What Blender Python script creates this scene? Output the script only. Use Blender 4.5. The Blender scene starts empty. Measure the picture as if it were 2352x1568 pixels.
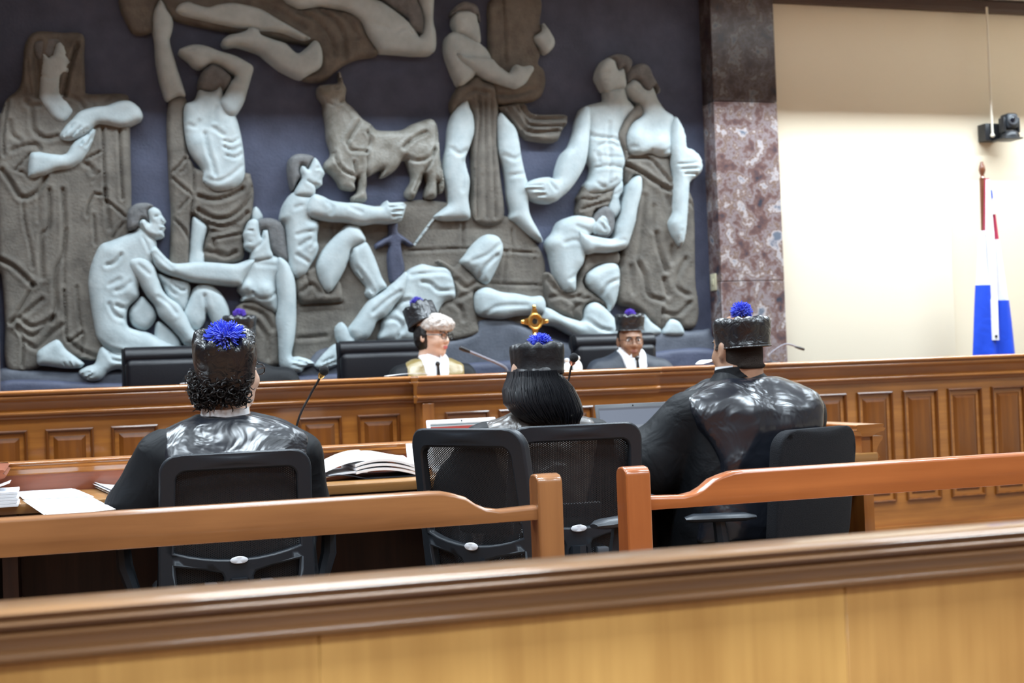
import bpy, bmesh, math, random
import numpy as np
from mathutils import Vector, Matrix, noise as mnoise
from mathutils.geometry import delaunay_2d_cdt

# ------------------------------------------------------------------ camera, world, lights, exposure
scene = bpy.context.scene
COL = scene.collection
F_PX, CX, CY = 3267.0, 1176.0, 784.0
YAW, PITCH, ROLL = math.atan(F_PX / 10234.0), math.atan(71.0 / F_PX), math.atan(0.037)
EYE = np.array([0.0, 0.0, 1.14])
_fw = np.array([math.sin(YAW) * math.cos(PITCH), math.cos(YAW) * math.cos(PITCH), math.sin(PITCH)])
_r0 = np.array([math.cos(YAW), -math.sin(YAW), 0.0])
_u0 = np.cross(_r0, _fw)
_cx = math.cos(ROLL) * _r0 - math.sin(ROLL) * _u0
_cy = math.sin(ROLL) * _r0 + math.cos(ROLL) * _u0


def at(px, py, y):
    """point of the room seen at photo pixel (px, py) on the plane at distance y (metres from the camera)"""
    d = _fw + _cx * (px - CX) / F_PX - _cy * (py - CY) / F_PX
    return EYE + d * (y - EYE[1]) / d[1]


def on_z(px, py, z):
    d = _fw + _cx * (px - CX) / F_PX - _cy * (py - CY) / F_PX
    return EYE + d * (z - EYE[2]) / d[2]


cam_data = bpy.data.cameras.new('camera')
cam = bpy.data.objects.new('camera', cam_data)
COL.objects.link(cam)
M = Matrix.Identity(4)
for i in range(3):
    M[i][0], M[i][1], M[i][2], M[i][3] = _cx[i], _cy[i], -_fw[i], EYE[i]
cam.matrix_world = M
cam_data.sensor_width = 36.0
cam_data.lens = 36.0 * F_PX / 2352.0
cam_data.clip_start = 0.05
cam_data.dof.use_dof = True
cam_data.dof.focus_distance = 4.15
cam_data.dof.aperture_fstop = 4.6
scene.camera = cam

world = bpy.data.worlds.new('world')
scene.world = world
world.use_nodes = True
world.node_tree.nodes['Background'].inputs[0].default_value = (0.80, 0.90, 1.0, 1)
world.node_tree.nodes['Background'].inputs[1].default_value = 0.03


def area(name, loc, sx, sy, power, color=(1, 1, 1), spread=180, rot=(0, 0, 0)):
    l = bpy.data.lights.new(name, 'AREA')
    l.shape = 'RECTANGLE'
    l.size, l.size_y, l.energy, l.color = sx, sy, power, color
    l.spread = math.radians(spread)
    o = bpy.data.objects.new(name, l)
    o.location, o.rotation_euler = loc, rot
    COL.objects.link(o)
    return o


COOL = (0.79, 0.91, 1.0)
# fluorescent tubes recessed in the ceiling slot in front of the relief wall
area('slot_tube', (1.6, 7.70, 4.08), 5.8, 0.08, 235, COOL)
area('slot_tube', (6.5, 7.70, 4.08), 3.8, 0.08, 345, COOL)
# courtroom ceiling fixtures; first and last rows added to brighten barrier front and lower relief
for lx in (-1.6, 1.0, 3.6, 6.2):
    for ly, pw in ((-3.2, 170), (-1.2, 120), (0.9, 84), (3.1, 80), (5.2, 70), (6.35, 80)):
        area('ceiling_and_fill_light', (lx, ly, 3.79), 1.2, 0.55, pw, COOL, 128)

scene.view_settings.view_transform = 'Standard'
scene.view_settings.look = 'None'
scene.view_settings.gamma = 1.0
scene.view_settings.use_curve_mapping = False
scene.view_settings.exposure = -0.40

# ------------------------------------------------------------------ helpers
RND = random.Random(7)
R = math.radians


class MB:
    def __init__(self):
        self.v, self.f = [], []

    def add(self, vs, fs):
        n = len(self.v)
        self.v += [tuple(map(float, p)) for p in vs]
        self.f += [tuple(i + n for i in f) for f in fs]
        return self

    def box(self, lo, hi):
        x0, y0, z0 = lo
        x1, y1, z1 = hi
        return self.add([(x0, y0, z0), (x1, y0, z0), (x1, y1, z0), (x0, y1, z0), (x0, y0, z1), (x1, y0, z1), (x1, y1, z1), (x0, y1, z1)],
                        [(0, 3, 2, 1), (4, 5, 6, 7), (0, 1, 5, 4), (1, 2, 6, 5), (2, 3, 7, 6), (3, 0, 4, 7)])

    def rbox(self, lo, hi, r=0.01, seg=2):
        bm = bmesh.new()
        m = MB().box(lo, hi)
        vs = [bm.verts.new(p) for p in m.v]
        for f in m.f:
            bm.faces.new([vs[i] for i in f])
        bmesh.ops.bevel(bm, geom=list(bm.edges), offset=r, segments=seg, profile=0.5, affect='EDGES', clamp_overlap=True)
        bm.verts.ensure_lookup_table()
        bm.verts.index_update()
        self.add([v.co[:] for v in bm.verts], [[v.index for v in f.verts] for f in bm.faces])
        bm.free()
        return self

    def prism(self, prof, a, b, axis='x'):
        """closed profile polygon swept along an axis"""
        n = len(prof)
        put = {'x': lambda u, v, t: (t, u, v), 'y': lambda u, v, t: (u, t, v), 'z': lambda u, v, t: (u, v, t)}[axis]
        vs = [put(u, v, a) for u, v in prof] + [put(u, v, b) for u, v in prof]
        fs = [(i, (i + 1) % n, n + (i + 1) % n, n + i) for i in range(n)] + [tuple(range(n))[::-1], tuple(range(n, 2 * n))]
        return self.add(vs, fs)

    def tube(self, path, rad, n=8, cap=True, flat=None):
        path = [np.array(p, float) for p in path]
        if not hasattr(rad, '__len__'):
            rad = [rad] * len(path)
        vs, fs = [], []
        prev = None
        for i, p in enumerate(path):
            t = path[min(i + 1, len(path) - 1)] - path[max(i - 1, 0)]
            t = t / (np.linalg.norm(t) + 1e-9)
            if prev is None:
                ref = np.array([0, 0, 1.0]) if abs(t[2]) < 0.9 else np.array([1.0, 0, 0])
                u = np.cross(t, ref)
            else:
                u = prev - t * (prev @ t)
            u = u / (np.linalg.norm(u) + 1e-9)
            prev = u
            w = np.cross(t, u)
            for k in range(n):
                a = 2 * math.pi * k / n
                vs.append(p + rad[i] * (math.cos(a) * u * (flat or 1) + math.sin(a) * w))
        for i in range(len(path) - 1):
            for k in range(n):
                fs.append((i * n + k, i * n + (k + 1) % n, (i + 1) * n + (k + 1) % n, (i + 1) * n + k))
        if cap:
            fs.append(tuple(range(n))[::-1])
            fs.append(tuple(range((len(path) - 1) * n, len(path) * n)))
        return self.add(vs, fs)

    def lathe(self, prof, n=20, c=(0, 0, 0)):
        vs, fs = [], []
        for r, z in prof:
            for k in range(n):
                a = 2 * math.pi * k / n
                vs.append((c[0] + r * math.cos(a), c[1] + r * math.sin(a), c[2] + z))
        for i in range(len(prof) - 1):
            for k in range(n):
                fs.append((i * n + k, i * n + (k + 1) % n, (i + 1) * n + (k + 1) % n, (i + 1) * n + k))
        fs.append(tuple(range(n))[::-1])
        fs.append(tuple(range((len(prof) - 1) * n, len(prof) * n)))
        return self.add(vs, fs)

    def ball(self, c, r, n=14, m=10):
        r = r if hasattr(r, '__len__') else (r, r, r)
        vs, fs = [], []
        for i in range(m + 1):
            th = math.pi * i / m
            for k in range(n):
                a = 2 * math.pi * k / n
                vs.append((c[0] + r[0] * math.sin(th) * math.cos(a), c[1] + r[1] * math.sin(th) * math.sin(a), c[2] + r[2] * math.cos(th)))
        for i in range(m):
            for k in range(n):
                fs.append((i * n + k, (i + 1) * n + k, (i + 1) * n + (k + 1) % n, i * n + (k + 1) % n))
        return self.add(vs, fs)

    def grid(self, fn, nu, nv, thick=0.0, nrm=(0, 0, 1)):
        """surface fn(u,v) with u,v in 0..1; a shell with real thickness if thick"""
        A = [[np.array(fn(i / nu, j / nv), float) for j in range(nv + 1)] for i in range(nu + 1)]
        vs = [p for r_ in A for p in r_]
        w = nv + 1
        fs = [(i * w + j, (i + 1) * w + j, (i + 1) * w + j + 1, i * w + j + 1) for i in range(nu) for j in range(nv)]
        if thick:
            n0 = len(vs)
            off = np.array(nrm, float) * thick
            vs += [p + off for p in vs[:n0]]
            fs += [tuple(n0 + k for k in f[::-1]) for f in fs]
            rim = [i * w for i in range(nu + 1)] + [nu * w + j for j in range(1, nv + 1)] + [i * w + nv for i in range(nu - 1, -1, -1)] + [j for j in range(nv - 1, 0, -1)]
            fs += [(rim[k], rim[(k + 1) % len(rim)], n0 + rim[(k + 1) % len(rim)], n0 + rim[k]) for k in range(len(rim))]
        return self.add(vs, fs)

    def xf(self, mat):
        self.v = [tuple(mat @ Vector(p)) for p in self.v]
        return self


def world_loc(o):
    p = np.zeros(3)
    while o is not None:
        p += np.array(o.location)
        o = o.parent
    return p


def obj(name, mb, mat, parent=None, local=False, angle=40, flip=True):
    """link the builder's shapes as one mesh; world coordinates unless local"""
    v = np.array(mb.v, float)
    if parent is not None and not local:
        v = v - world_loc(parent)
    me = bpy.data.meshes.new(name)
    me.from_pydata([tuple(p) for p in v], [], mb.f)
    me.update()
    if flip:
        bm = bmesh.new()
        bm.from_mesh(me)
        bmesh.ops.recalc_face_normals(bm, faces=bm.faces)
        bm.to_mesh(me)
        bm.free()
    for p in me.polygons:
        p.use_smooth = True
    me.set_sharp_from_angle(angle=R(angle))
    if mat is not None:
        me.materials.append(mat)
    o = bpy.data.objects.new(name, me)
    COL.objects.link(o)
    if parent is not None:
        o.parent = parent
    return o


def tag(o, label, cat, group=None):
    o['label'], o['category'] = label, cat
    if group:
        o['group'] = group
    return o


def thing(name, label, cat, loc=(0, 0, 0), rotz=0.0, group=None):
    o = bpy.data.objects.new(name, None)
    o.empty_display_size = 0.1
    COL.objects.link(o)
    o.location, o.rotation_euler = loc, (0, 0, rotz)
    return tag(o, label, cat, group)


def part_empty(name, parent):
    o = bpy.data.objects.new(name, None)
    COL.objects.link(o)
    o.parent = parent
    return o


def struct(name, mb, mat, **k):
    o = obj(name, mb, mat, **k)
    if o.parent is None:
        o['kind'] = 'structure'
    return o


def dup(root, loc=None, rotz=None, label=None):
    r = root.copy()
    COL.objects.link(r)
    if loc is not None:
        r.location = loc
    if rotz is not None:
        r.rotation_euler = (0, 0, rotz)
    if label:
        r['label'] = label
    for ch in list(root.children):
        c = ch.copy()
        COL.objects.link(c)
        c.parent = r
        for g in list(ch.children):
            d = g.copy()
            COL.objects.link(d)
            d.parent = c
    return r


# ------------------------------------------------------------------ materials (procedural)
def new_mat(name):
    m = bpy.data.materials.new(name)
    m.use_nodes = True
    nt = m.node_tree
    return m, nt, nt.nodes['Principled BSDF']


def plain(name, col, rough=0.5, metal=0.0, spec=0.5, bump=0.0, bscale=200.0, coat=0.0, sheen=0.0, var=0.0, vscale=6.0):
    m, nt, b = new_mat(name)
    b.inputs['Base Color'].default_value = (*col, 1)
    b.inputs['Roughness'].default_value = rough
    b.inputs['Metallic'].default_value = metal
    b.inputs['Specular IOR Level'].default_value = spec
    b.inputs['Coat Weight'].default_value = coat
    b.inputs['Sheen Weight'].default_value = sheen
    tc = nt.nodes.new('ShaderNodeTexCoord')
    if var:
        n = nt.nodes.new('ShaderNodeTexNoise')
        n.inputs['Scale'].default_value = vscale
        n.inputs['Detail'].default_value = 6
        nt.links.new(tc.outputs['Object'], n.inputs['Vector'])
        r = nt.nodes.new('ShaderNodeValToRGB')
        r.color_ramp.elements[0].position, r.color_ramp.elements[1].position = 0.3, 0.7
        r.color_ramp.elements[0].color = (*[c * (1 - var) for c in col], 1)
        r.color_ramp.elements[1].color = (*[min(1, c * (1 + var)) for c in col], 1)
        nt.links.new(n.outputs['Fac'], r.inputs['Fac'])
        nt.links.new(r.outputs['Color'], b.inputs['Base Color'])
    if bump:
        n2 = nt.nodes.new('ShaderNodeTexNoise')
        n2.inputs['Scale'].default_value = bscale
        n2.inputs['Detail'].default_value = 4
        nt.links.new(tc.outputs['Object'], n2.inputs['Vector'])
        bp = nt.nodes.new('ShaderNodeBump')
        bp.inputs['Strength'].default_value = bump
        bp.inputs['Distance'].default_value = 0.01
        nt.links.new(n2.outputs['Fac'], bp.inputs['Height'])
        nt.links.new(bp.outputs['Normal'], b.inputs['Normal'])
    return m


def wood(name, dark, light, axis='x', rough=0.32, coat=0.75, grain=26.0, stretch=0.05, patch=0.35):
    """varnished wood: grain lines running along an axis plus slow colour patches"""
    m, nt, b = new_mat(name)
    tc = nt.nodes.new('ShaderNodeTexCoord')
    mp = nt.nodes.new('ShaderNodeMapping')
    s = [grain] * 3
    s['xyz'.index(axis)] = grain * stretch
    mp.inputs['Scale'].default_value = s
    nt.links.new(tc.outputs['Object'], mp.inputs['Vector'])
    n = nt.nodes.new('ShaderNodeTexNoise')
    n.inputs['Scale'].default_value = 1.0
    n.inputs['Detail'].default_value = 8
    n.inputs['Roughness'].default_value = 0.62
    n.inputs['Distortion'].default_value = 0.35
    nt.links.new(mp.outputs['Vector'], n.inputs['Vector'])
    mp2 = nt.nodes.new('ShaderNodeMapping')
    s2 = [7.0] * 3
    s2['xyz'.index(axis)] = 2.4
    mp2.inputs['Scale'].default_value = s2
    nt.links.new(tc.outputs['Object'], mp2.inputs['Vector'])
    n2 = nt.nodes.new('ShaderNodeTexNoise')
    n2.inputs['Scale'].default_value = 1.0
    n2.inputs['Detail'].default_value = 3
    nt.links.new(mp2.outputs['Vector'], n2.inputs['Vector'])
    mx = nt.nodes.new('ShaderNodeMix')
    mx.data_type = 'FLOAT'
    mx.inputs[0].default_value = patch
    nt.links.new(n.outputs['Fac'], mx.inputs[2])
    nt.links.new(n2.outputs['Fac'], mx.inputs[3])
    r = nt.nodes.new('ShaderNodeValToRGB')
    r.color_ramp.elements[0].position, r.color_ramp.elements[1].position = 0.33, 0.67
    r.color_ramp.elements[0].color = (*dark, 1)
    r.color_ramp.elements[1].color = (*light, 1)
    nt.links.new(mx.outputs[0], r.inputs['Fac'])
    nt.links.new(r.outputs['Color'], b.inputs['Base Color'])
    b.inputs['Roughness'].default_value = rough
    b.inputs['Coat Weight'].default_value = coat
    b.inputs['Coat Roughness'].default_value = 0.08
    b.inputs['Coat IOR'].default_value = 1.65
    bp = nt.nodes.new('ShaderNodeBump')
    bp.inputs['Strength'].default_value = 0.08
    bp.inputs['Distance'].default_value = 0.004
    nt.links.new(n.outputs['Fac'], bp.inputs['Height'])
    nt.links.new(bp.outputs['Normal'], b.inputs['Normal'])
    return m


def marble(name, k=1.0):
    m, nt, b = new_mat(name)
    tc = nt.nodes.new('ShaderNodeTexCoord')
    n = nt.nodes.new('ShaderNodeTexNoise')
    n.inputs['Scale'].default_value = 7.5
    n.inputs['Detail'].default_value = 9
    n.inputs['Roughness'].default_value = 0.62
    n.inputs['Distortion'].default_value = 0.12
    nt.links.new(tc.outputs['Object'], n.inputs['Vector'])
    r = nt.nodes.new('ShaderNodeValToRGB')
    cols = [(0.32, (0.035, 0.045, 0.065)), (0.40, (0.12, 0.070, 0.068)), (0.46, (0.17, 0.105, 0.095)), (0.50, (0.27, 0.235, 0.25)), (0.54, (0.16, 0.092, 0.062)),
            (0.59, (0.46, 0.42, 0.43)), (0.66, (0.13, 0.155, 0.20))]
    el = r.color_ramp.elements
    el[0].position, el[0].color = cols[0][0], (*cols[0][1], 1)
    el[1].position, el[1].color = cols[-1][0], (*cols[-1][1], 1)
    for p, c in cols[1:-1]:
        e = el.new(p)
        e.color = (*c, 1)
    for e in el:
        e.color = (*[q * k for q in e.color[:3]], 1)
    nt.links.new(n.outputs['Fac'], r.inputs['Fac'])
    nt.links.new(r.outputs['Color'], b.inputs['Base Color'])
    b.inputs['Roughness'].default_value = 0.28
    return m


def stone(name, col, col2, rough=0.75, scale=7.0, bump=0.5):
    m, nt, b = new_mat(name)
    tc = nt.nodes.new('ShaderNodeTexCoord')
    n = nt.nodes.new('ShaderNodeTexNoise')
    n.inputs['Scale'].default_value = scale
    n.inputs['Detail'].default_value = 8
    n.inputs['Roughness'].default_value = 0.6
    nt.links.new(tc.outputs['Object'], n.inputs['Vector'])
    r = nt.nodes.new('ShaderNodeValToRGB')
    r.color_ramp.elements[0].position, r.color_ramp.elements[1].position = 0.32, 0.68
    r.color_ramp.elements[0].color, r.color_ramp.elements[1].color = (*col, 1), (*col2, 1)
    nt.links.new(n.outputs['Fac'], r.inputs['Fac'])
    nt.links.new(r.outputs['Color'], b.inputs['Base Color'])
    b.inputs['Roughness'].default_value = rough
    n2 = nt.nodes.new('ShaderNodeTexNoise')
    n2.inputs['Scale'].default_value = 60
    n2.inputs['Detail'].default_value = 5
    nt.links.new(tc.outputs['Object'], n2.inputs['Vector'])
    bp = nt.nodes.new('ShaderNodeBump')
    bp.inputs['Strength'].default_value = bump
    bp.inputs['Distance'].default_value = 0.006
    nt.links.new(n2.outputs['Fac'], bp.inputs['Height'])
    nt.links.new(bp.outputs['Normal'], b.inputs['Normal'])
    return m


def cloth(name, col, rough=0.35, spec=0.6, fold=0.5, fscale=9.0, aniso=0.0, sheen=0.0):
    """woven cloth with soft creases in the normal"""
    m, nt, b = new_mat(name)
    b.inputs['Base Color'].default_value = (*col, 1)
    b.inputs['Roughness'].default_value = rough
    b.inputs['Specular IOR Level'].default_value = spec
    b.inputs['Sheen Weight'].default_value = sheen
    tc = nt.nodes.new('ShaderNodeTexCoord')
    n = nt.nodes.new('ShaderNodeTexNoise')
    n.inputs['Scale'].default_value = fscale
    n.inputs['Detail'].default_value = 3
    n.inputs['Distortion'].default_value = 0.8
    nt.links.new(tc.outputs['Object'], n.inputs['Vector'])
    bp = nt.nodes.new('ShaderNodeBump')
    bp.inputs['Strength'].default_value = fold
    bp.inputs['Distance'].default_value = 0.03
    nt.links.new(n.outputs['Fac'], bp.inputs['Height'])
    nt.links.new(bp.outputs['Normal'], b.inputs['Normal'])
    return m


def mesh_net(name, col, pitch=0.0055, open_=0.42):
    """knitted chair netting: hexagonal holes through a dark weave (x, z plane of the object)"""
    m, nt, b = new_mat(name)
    b.inputs['Base Color'].default_value = (*col, 1)
    b.inputs['Roughness'].default_value = 0.6
    tc = nt.nodes.new('ShaderNodeTexCoord')
    sp = nt.nodes.new('ShaderNodeSeparateXYZ')
    nt.links.new(tc.outputs['Object'], sp.inputs[0])
    k = 2 * math.pi / pitch

    def wave(cx_, cz_):
        a = nt.nodes.new('ShaderNodeMath'); a.operation = 'MULTIPLY'; a.inputs[1].default_value = k * cx_
        nt.links.new(sp.outputs['X'], a.inputs[0])
        c = nt.nodes.new('ShaderNodeMath'); c.operation = 'MULTIPLY_ADD'; c.inputs[1].default_value = k * cz_
        nt.links.new(sp.outputs['Z'], c.inputs[0])
        nt.links.new(a.outputs[0], c.inputs[2])
        s = nt.nodes.new('ShaderNodeMath'); s.operation = 'COSINE'
        nt.links.new(c.outputs[0], s.inputs[0])
        return s
    w = [wave(1, 0), wave(0.5, 0.866), wave(0.5, -0.866)]
    a = nt.nodes.new('ShaderNodeMath'); a.operation = 'ADD'
    nt.links.new(w[0].outputs[0], a.inputs[0]); nt.links.new(w[1].outputs[0], a.inputs[1])
    c = nt.nodes.new('ShaderNodeMath'); c.operation = 'ADD'
    nt.links.new(a.outputs[0], c.inputs[0]); nt.links.new(w[2].outputs[0], c.inputs[1])
    g = nt.nodes.new('ShaderNodeMath'); g.operation = 'LESS_THAN'; g.inputs[1].default_value = 3 * (1 - 1.05 * open_) - 0.6
    nt.links.new(c.outputs[0], g.inputs[0])
    nt.links.new(g.outputs[0], b.inputs['Alpha'])
    return m


def paper_mat(name, col=(0.86, 0.87, 0.90), lines=True):
    """white sheet with faint rows of grey print across it"""
    m, nt, b = new_mat(name)
    b.inputs['Roughness'].default_value = 0.75
    tc = nt.nodes.new('ShaderNodeTexCoord')
    w = nt.nodes.new('ShaderNodeTexWave')
    w.wave_type, w.bands_direction = 'BANDS', 'Y'
    w.inputs['Scale'].default_value = 45
    w.inputs['Distortion'].default_value = 0.0
    nt.links.new(tc.outputs['Object'], w.inputs['Vector'])
    n = nt.nodes.new('ShaderNodeTexNoise')
    n.inputs['Scale'].default_value = 55
    nt.links.new(tc.outputs['Object'], n.inputs['Vector'])
    mu = nt.nodes.new('ShaderNodeMath'); mu.operation = 'MULTIPLY'
    nt.links.new(w.outputs['Fac'], mu.inputs[0]); nt.links.new(n.outputs['Fac'], mu.inputs[1])
    r = nt.nodes.new('ShaderNodeValToRGB')
    r.color_ramp.elements[0].position, r.color_ramp.elements[1].position = 0.42, 0.55
    r.color_ramp.elements[0].color = (*col, 1)
    r.color_ramp.elements[1].color = (*[c * (0.86 if lines else 1) for c in col], 1)
    nt.links.new(mu.outputs[0], r.inputs['Fac'])
    nt.links.new(r.outputs['Color'], b.inputs['Base Color'])
    return m


BENCH_D, BENCH_L = (0.22, 0.070, 0.011), (0.44, 0.165, 0.030)
W = dict(
    bench_x=wood('bench_wood_long', BENCH_D, BENCH_L, 'x'),
    bench_z=wood('bench_wood_upright', (0.17, 0.048, 0.009), (0.35, 0.125, 0.026), 'z'),
    field_z=wood('panel_field_wood', (0.095, 0.024, 0.003), (0.20, 0.062, 0.007), 'z', coat=0.35),
    rail_x=wood('barrier_rail_wood', (0.14, 0.066, 0.026), (0.31, 0.155, 0.062), 'x', rough=0.3, coat=0.5),
    veneer_z=wood('barrier_veneer', (0.42, 0.205, 0.050), (0.70, 0.40, 0.118), 'z', rough=0.4, coat=0.2, grain=24, stretch=0.03, patch=0.5),
    veneer2_z=wood('barrier_veneer_red', (0.36, 0.165, 0.040), (0.60, 0.325, 0.095), 'z', rough=0.4, coat=0.2, grain=24, stretch=0.03, patch=0.5),
    pew_x=wood('pew_wood_brown', (0.20, 0.076, 0.025), (0.39, 0.165, 0.056), 'x', rough=0.3, coat=0.5, grain=15),
    pew_z=wood('pew_post_wood_brown', (0.20, 0.076, 0.025), (0.36, 0.150, 0.050), 'z', rough=0.3, coat=0.5, grain=15),
    pewr_x=wood('pew_wood_red', (0.27, 0.068, 0.017), (0.48, 0.145, 0.038), 'x', rough=0.28, coat=0.5, grain=13),
    pewr_z=wood('pew_post_wood_red', (0.27, 0.068, 0.017), (0.44, 0.135, 0.036), 'z', rough=0.28, coat=0.5, grain=13),
    desk_x=wood('desk_wood_red', (0.15, 0.033, 0.012), (0.30, 0.080, 0.030), 'x', rough=0.45, coat=0.2),
    desktop=wood('desk_top_wood', (0.24, 0.105, 0.030), (0.40, 0.20, 0.062), 'x', rough=0.3, coat=0.5),
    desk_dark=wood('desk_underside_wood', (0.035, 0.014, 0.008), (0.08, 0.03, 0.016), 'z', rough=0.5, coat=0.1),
    trim=plain('dark_trim_paint', (0.045, 0.020, 0.014), 0.45),
    pole=wood('flag_pole_wood', (0.12, 0.035, 0.015), (0.24, 0.085, 0.04), 'z'),
)
MT = dict(
    wall=plain('cream_wall_paint', (0.70, 0.61, 0.47), 0.7, bump=0.05, bscale=120),
    panel=plain('cream_panel_paint', (0.72, 0.64, 0.51), 0.65, bump=0.04, bscale=120),
    ceil=plain('ceiling_paint', (0.26, 0.245, 0.23), 0.6),  # ceiling toned down to cut bounce onto the upper relief
    ceilw=plain('ceiling_lit_tone', (0.84, 0.80, 0.74), 0.8),
    floor=stone('dark_floor', (0.085, 0.055, 0.038), (0.13, 0.085, 0.06), 0.4, 25, 0.02),
    marble=marble('red_grey_marble'),
    marbled=marble('dark_red_marble', 0.33),
    slate=stone('relief_slate', (0.046, 0.054, 0.092), (0.078, 0.089, 0.146), 0.6, 5.0, 0.5),
    ledge=stone('relief_ledge_slate', (0.070, 0.080, 0.104), (0.115, 0.128, 0.162), 0.6, 8.0, 0.5),
    pale=stone('relief_pale_stone', (0.40, 0.475, 0.50), (0.53, 0.605, 0.625), 0.7, 9.0, 0.35),
    brown=stone('relief_brown_stone', (0.100, 0.090, 0.078), (0.195, 0.178, 0.152), 0.75, 8.0, 0.8),
    tan=stone('relief_tan_stone', (0.165, 0.155, 0.130), (0.33, 0.325, 0.295), 0.42, 12.0, 0.7),
    hair_st=stone('relief_grey_stone', (0.125, 0.13, 0.135), (0.20, 0.205, 0.21), 0.8, 22.0, 0.9),
    leather=plain('black_leather', (0.006, 0.006, 0.009), 0.36, spec=0.4, bump=0.12, bscale=160),
    plastic=plain('dark_grey_plastic', (0.017, 0.021, 0.027), 0.40, spec=0.4, bump=0.05, bscale=500),
    plastic2=plain('grey_plastic', (0.06, 0.065, 0.075), 0.45),
    net=mesh_net('chair_netting', (0.008, 0.008, 0.010)),
    fabric=plain('black_chair_fabric', (0.010, 0.011, 0.014), 0.85, spec=0.25, bump=0.5, bscale=420),
    chrome=plain('chrome', (0.6, 0.6, 0.62), 0.2, 1.0),
    tag=plain('white_tag', (0.72, 0.74, 0.78), 0.35),
    satin=cloth('black_satin', (0.012, 0.014, 0.020), 0.30, 1.0, 0.55, 8.0),
    satin2=cloth('black_satin_crisp', (0.010, 0.012, 0.018), 0.27, 1.0, 0.50, 6.5),
    crepe=cloth('black_robe_cloth', (0.006, 0.007, 0.009), 0.60, 0.22, 0.35, 9.0),
    brownsatin=cloth('brown_grey_satin', (0.060, 0.048, 0.042), 0.34, 0.7, 0.4, 14.0),
    gold=cloth('gold_brown_satin', (0.26, 0.185, 0.06), 0.32, 0.8, 0.35, 12.0),
    navy=cloth('blue_black_cloth', (0.022, 0.028, 0.042), 0.55, 0.45, 0.25, 9.0),
    white=cloth('white_shirt_cloth', (0.82, 0.83, 0.86), 0.7, 0.2, 0.05, 20.0),
    hat=cloth('black_hat_satin', (0.009, 0.010, 0.013), 0.31, 0.85, 0.35, 24.0),
    hatb=plain('black_hat_leather', (0.007, 0.007, 0.009), 0.48, spec=0.4, bump=0.3, bscale=40),
    blue=plain('blue_yarn', (0.030, 0.075, 0.72), 0.75, sheen=0.5),
    violet=plain('violet_yarn', (0.105, 0.020, 0.52), 0.75, sheen=0.5),
    violetb=plain('deep_blue_yarn', (0.06, 0.03, 0.52), 0.75, sheen=0.5),
    skin_l=plain('light_skin', (0.62, 0.40, 0.29), 0.5, var=0.06, vscale=30),
    skin_p=plain('pale_skin', (0.74, 0.50, 0.38), 0.5, var=0.05, vscale=30),
    skin_b=plain('brown_skin', (0.30, 0.155, 0.092), 0.45, var=0.12, vscale=25),
    skin_m=plain('tan_skin', (0.40, 0.23, 0.15), 0.45, var=0.10, vscale=25),
    hair=plain('black_hair', (0.010, 0.008, 0.008), 0.45, spec=0.5),
    hairl=plain('black_long_hair', (0.007, 0.007, 0.010), 0.36, spec=0.9),
    stubble=plain('cropped_hair', (0.040, 0.030, 0.025), 0.85, spec=0.2, bump=0.9, bscale=500),
    ash=plain('ash_grey_hair', (0.48, 0.42, 0.38), 0.5, bump=0.5, bscale=90, var=0.3, vscale=60),
    lips=plain('red_lips', (0.55, 0.10, 0.09), 0.4),
    lipsb=plain('brown_lips', (0.30, 0.12, 0.09), 0.4),
    eyew=plain('eye_white', (0.75, 0.74, 0.72), 0.2),
    iris=plain('dark_iris', (0.02, 0.012, 0.008), 0.15),
    frame=plain('glasses_frame', (0.012, 0.010, 0.012), 0.25),
    paper=paper_mat('printed_paper'),
    paperw=plain('blank_paper', (0.88, 0.89, 0.92), 0.8),
    cream=plain('cream_plastic', (0.72, 0.68, 0.48), 0.4),
    brass=plain('polished_brass', (0.75, 0.50, 0.16), 0.28, 1.0, bump=0.2, bscale=60),
    foam=plain('mic_foam', (0.010, 0.010, 0.012), 0.95, bump=0.8, bscale=350),
    copper=plain('mic_ring', (0.70, 0.48, 0.16), 0.3, 1.0),
    copper2=plain('mic_ring_red', (0.62, 0.30, 0.22), 0.3, 1.0),
    gooseneck=plain('mic_stem', (0.012, 0.011, 0.012), 0.4),
    goose2=plain('mic_stem_grey', (0.20, 0.19, 0.22), 0.4),
    bottle=plain('white_bottle', (0.80, 0.82, 0.80), 0.35),
    laptop_w=plain('white_laptop_shell', (0.80, 0.81, 0.83), 0.35),
    laptop_g=plain('grey_laptop_shell', (0.10, 0.105, 0.115), 0.4),
    fl_white=cloth('flag_white', (0.80, 0.81, 0.85), 0.6, 0.3, 0.1, 14.0),
    fl_blue=cloth('flag_blue', (0.010, 0.065, 0.62), 0.5, 0.4, 0.1, 14.0),
    fl_red=cloth('flag_red', (0.42, 0.035, 0.085), 0.5, 0.4, 0.1, 14.0),
    black=plain('black_plastic', (0.012, 0.013, 0.016), 0.4),
    lens=plain('lens_glass', (0.004, 0.005, 0.010), 0.08),
    conduit=plain('cream_conduit', (0.72, 0.66, 0.55), 0.5),
    shoe=plain('black_leather_shoe', (0.01, 0.01, 0.01), 0.3),
)


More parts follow.
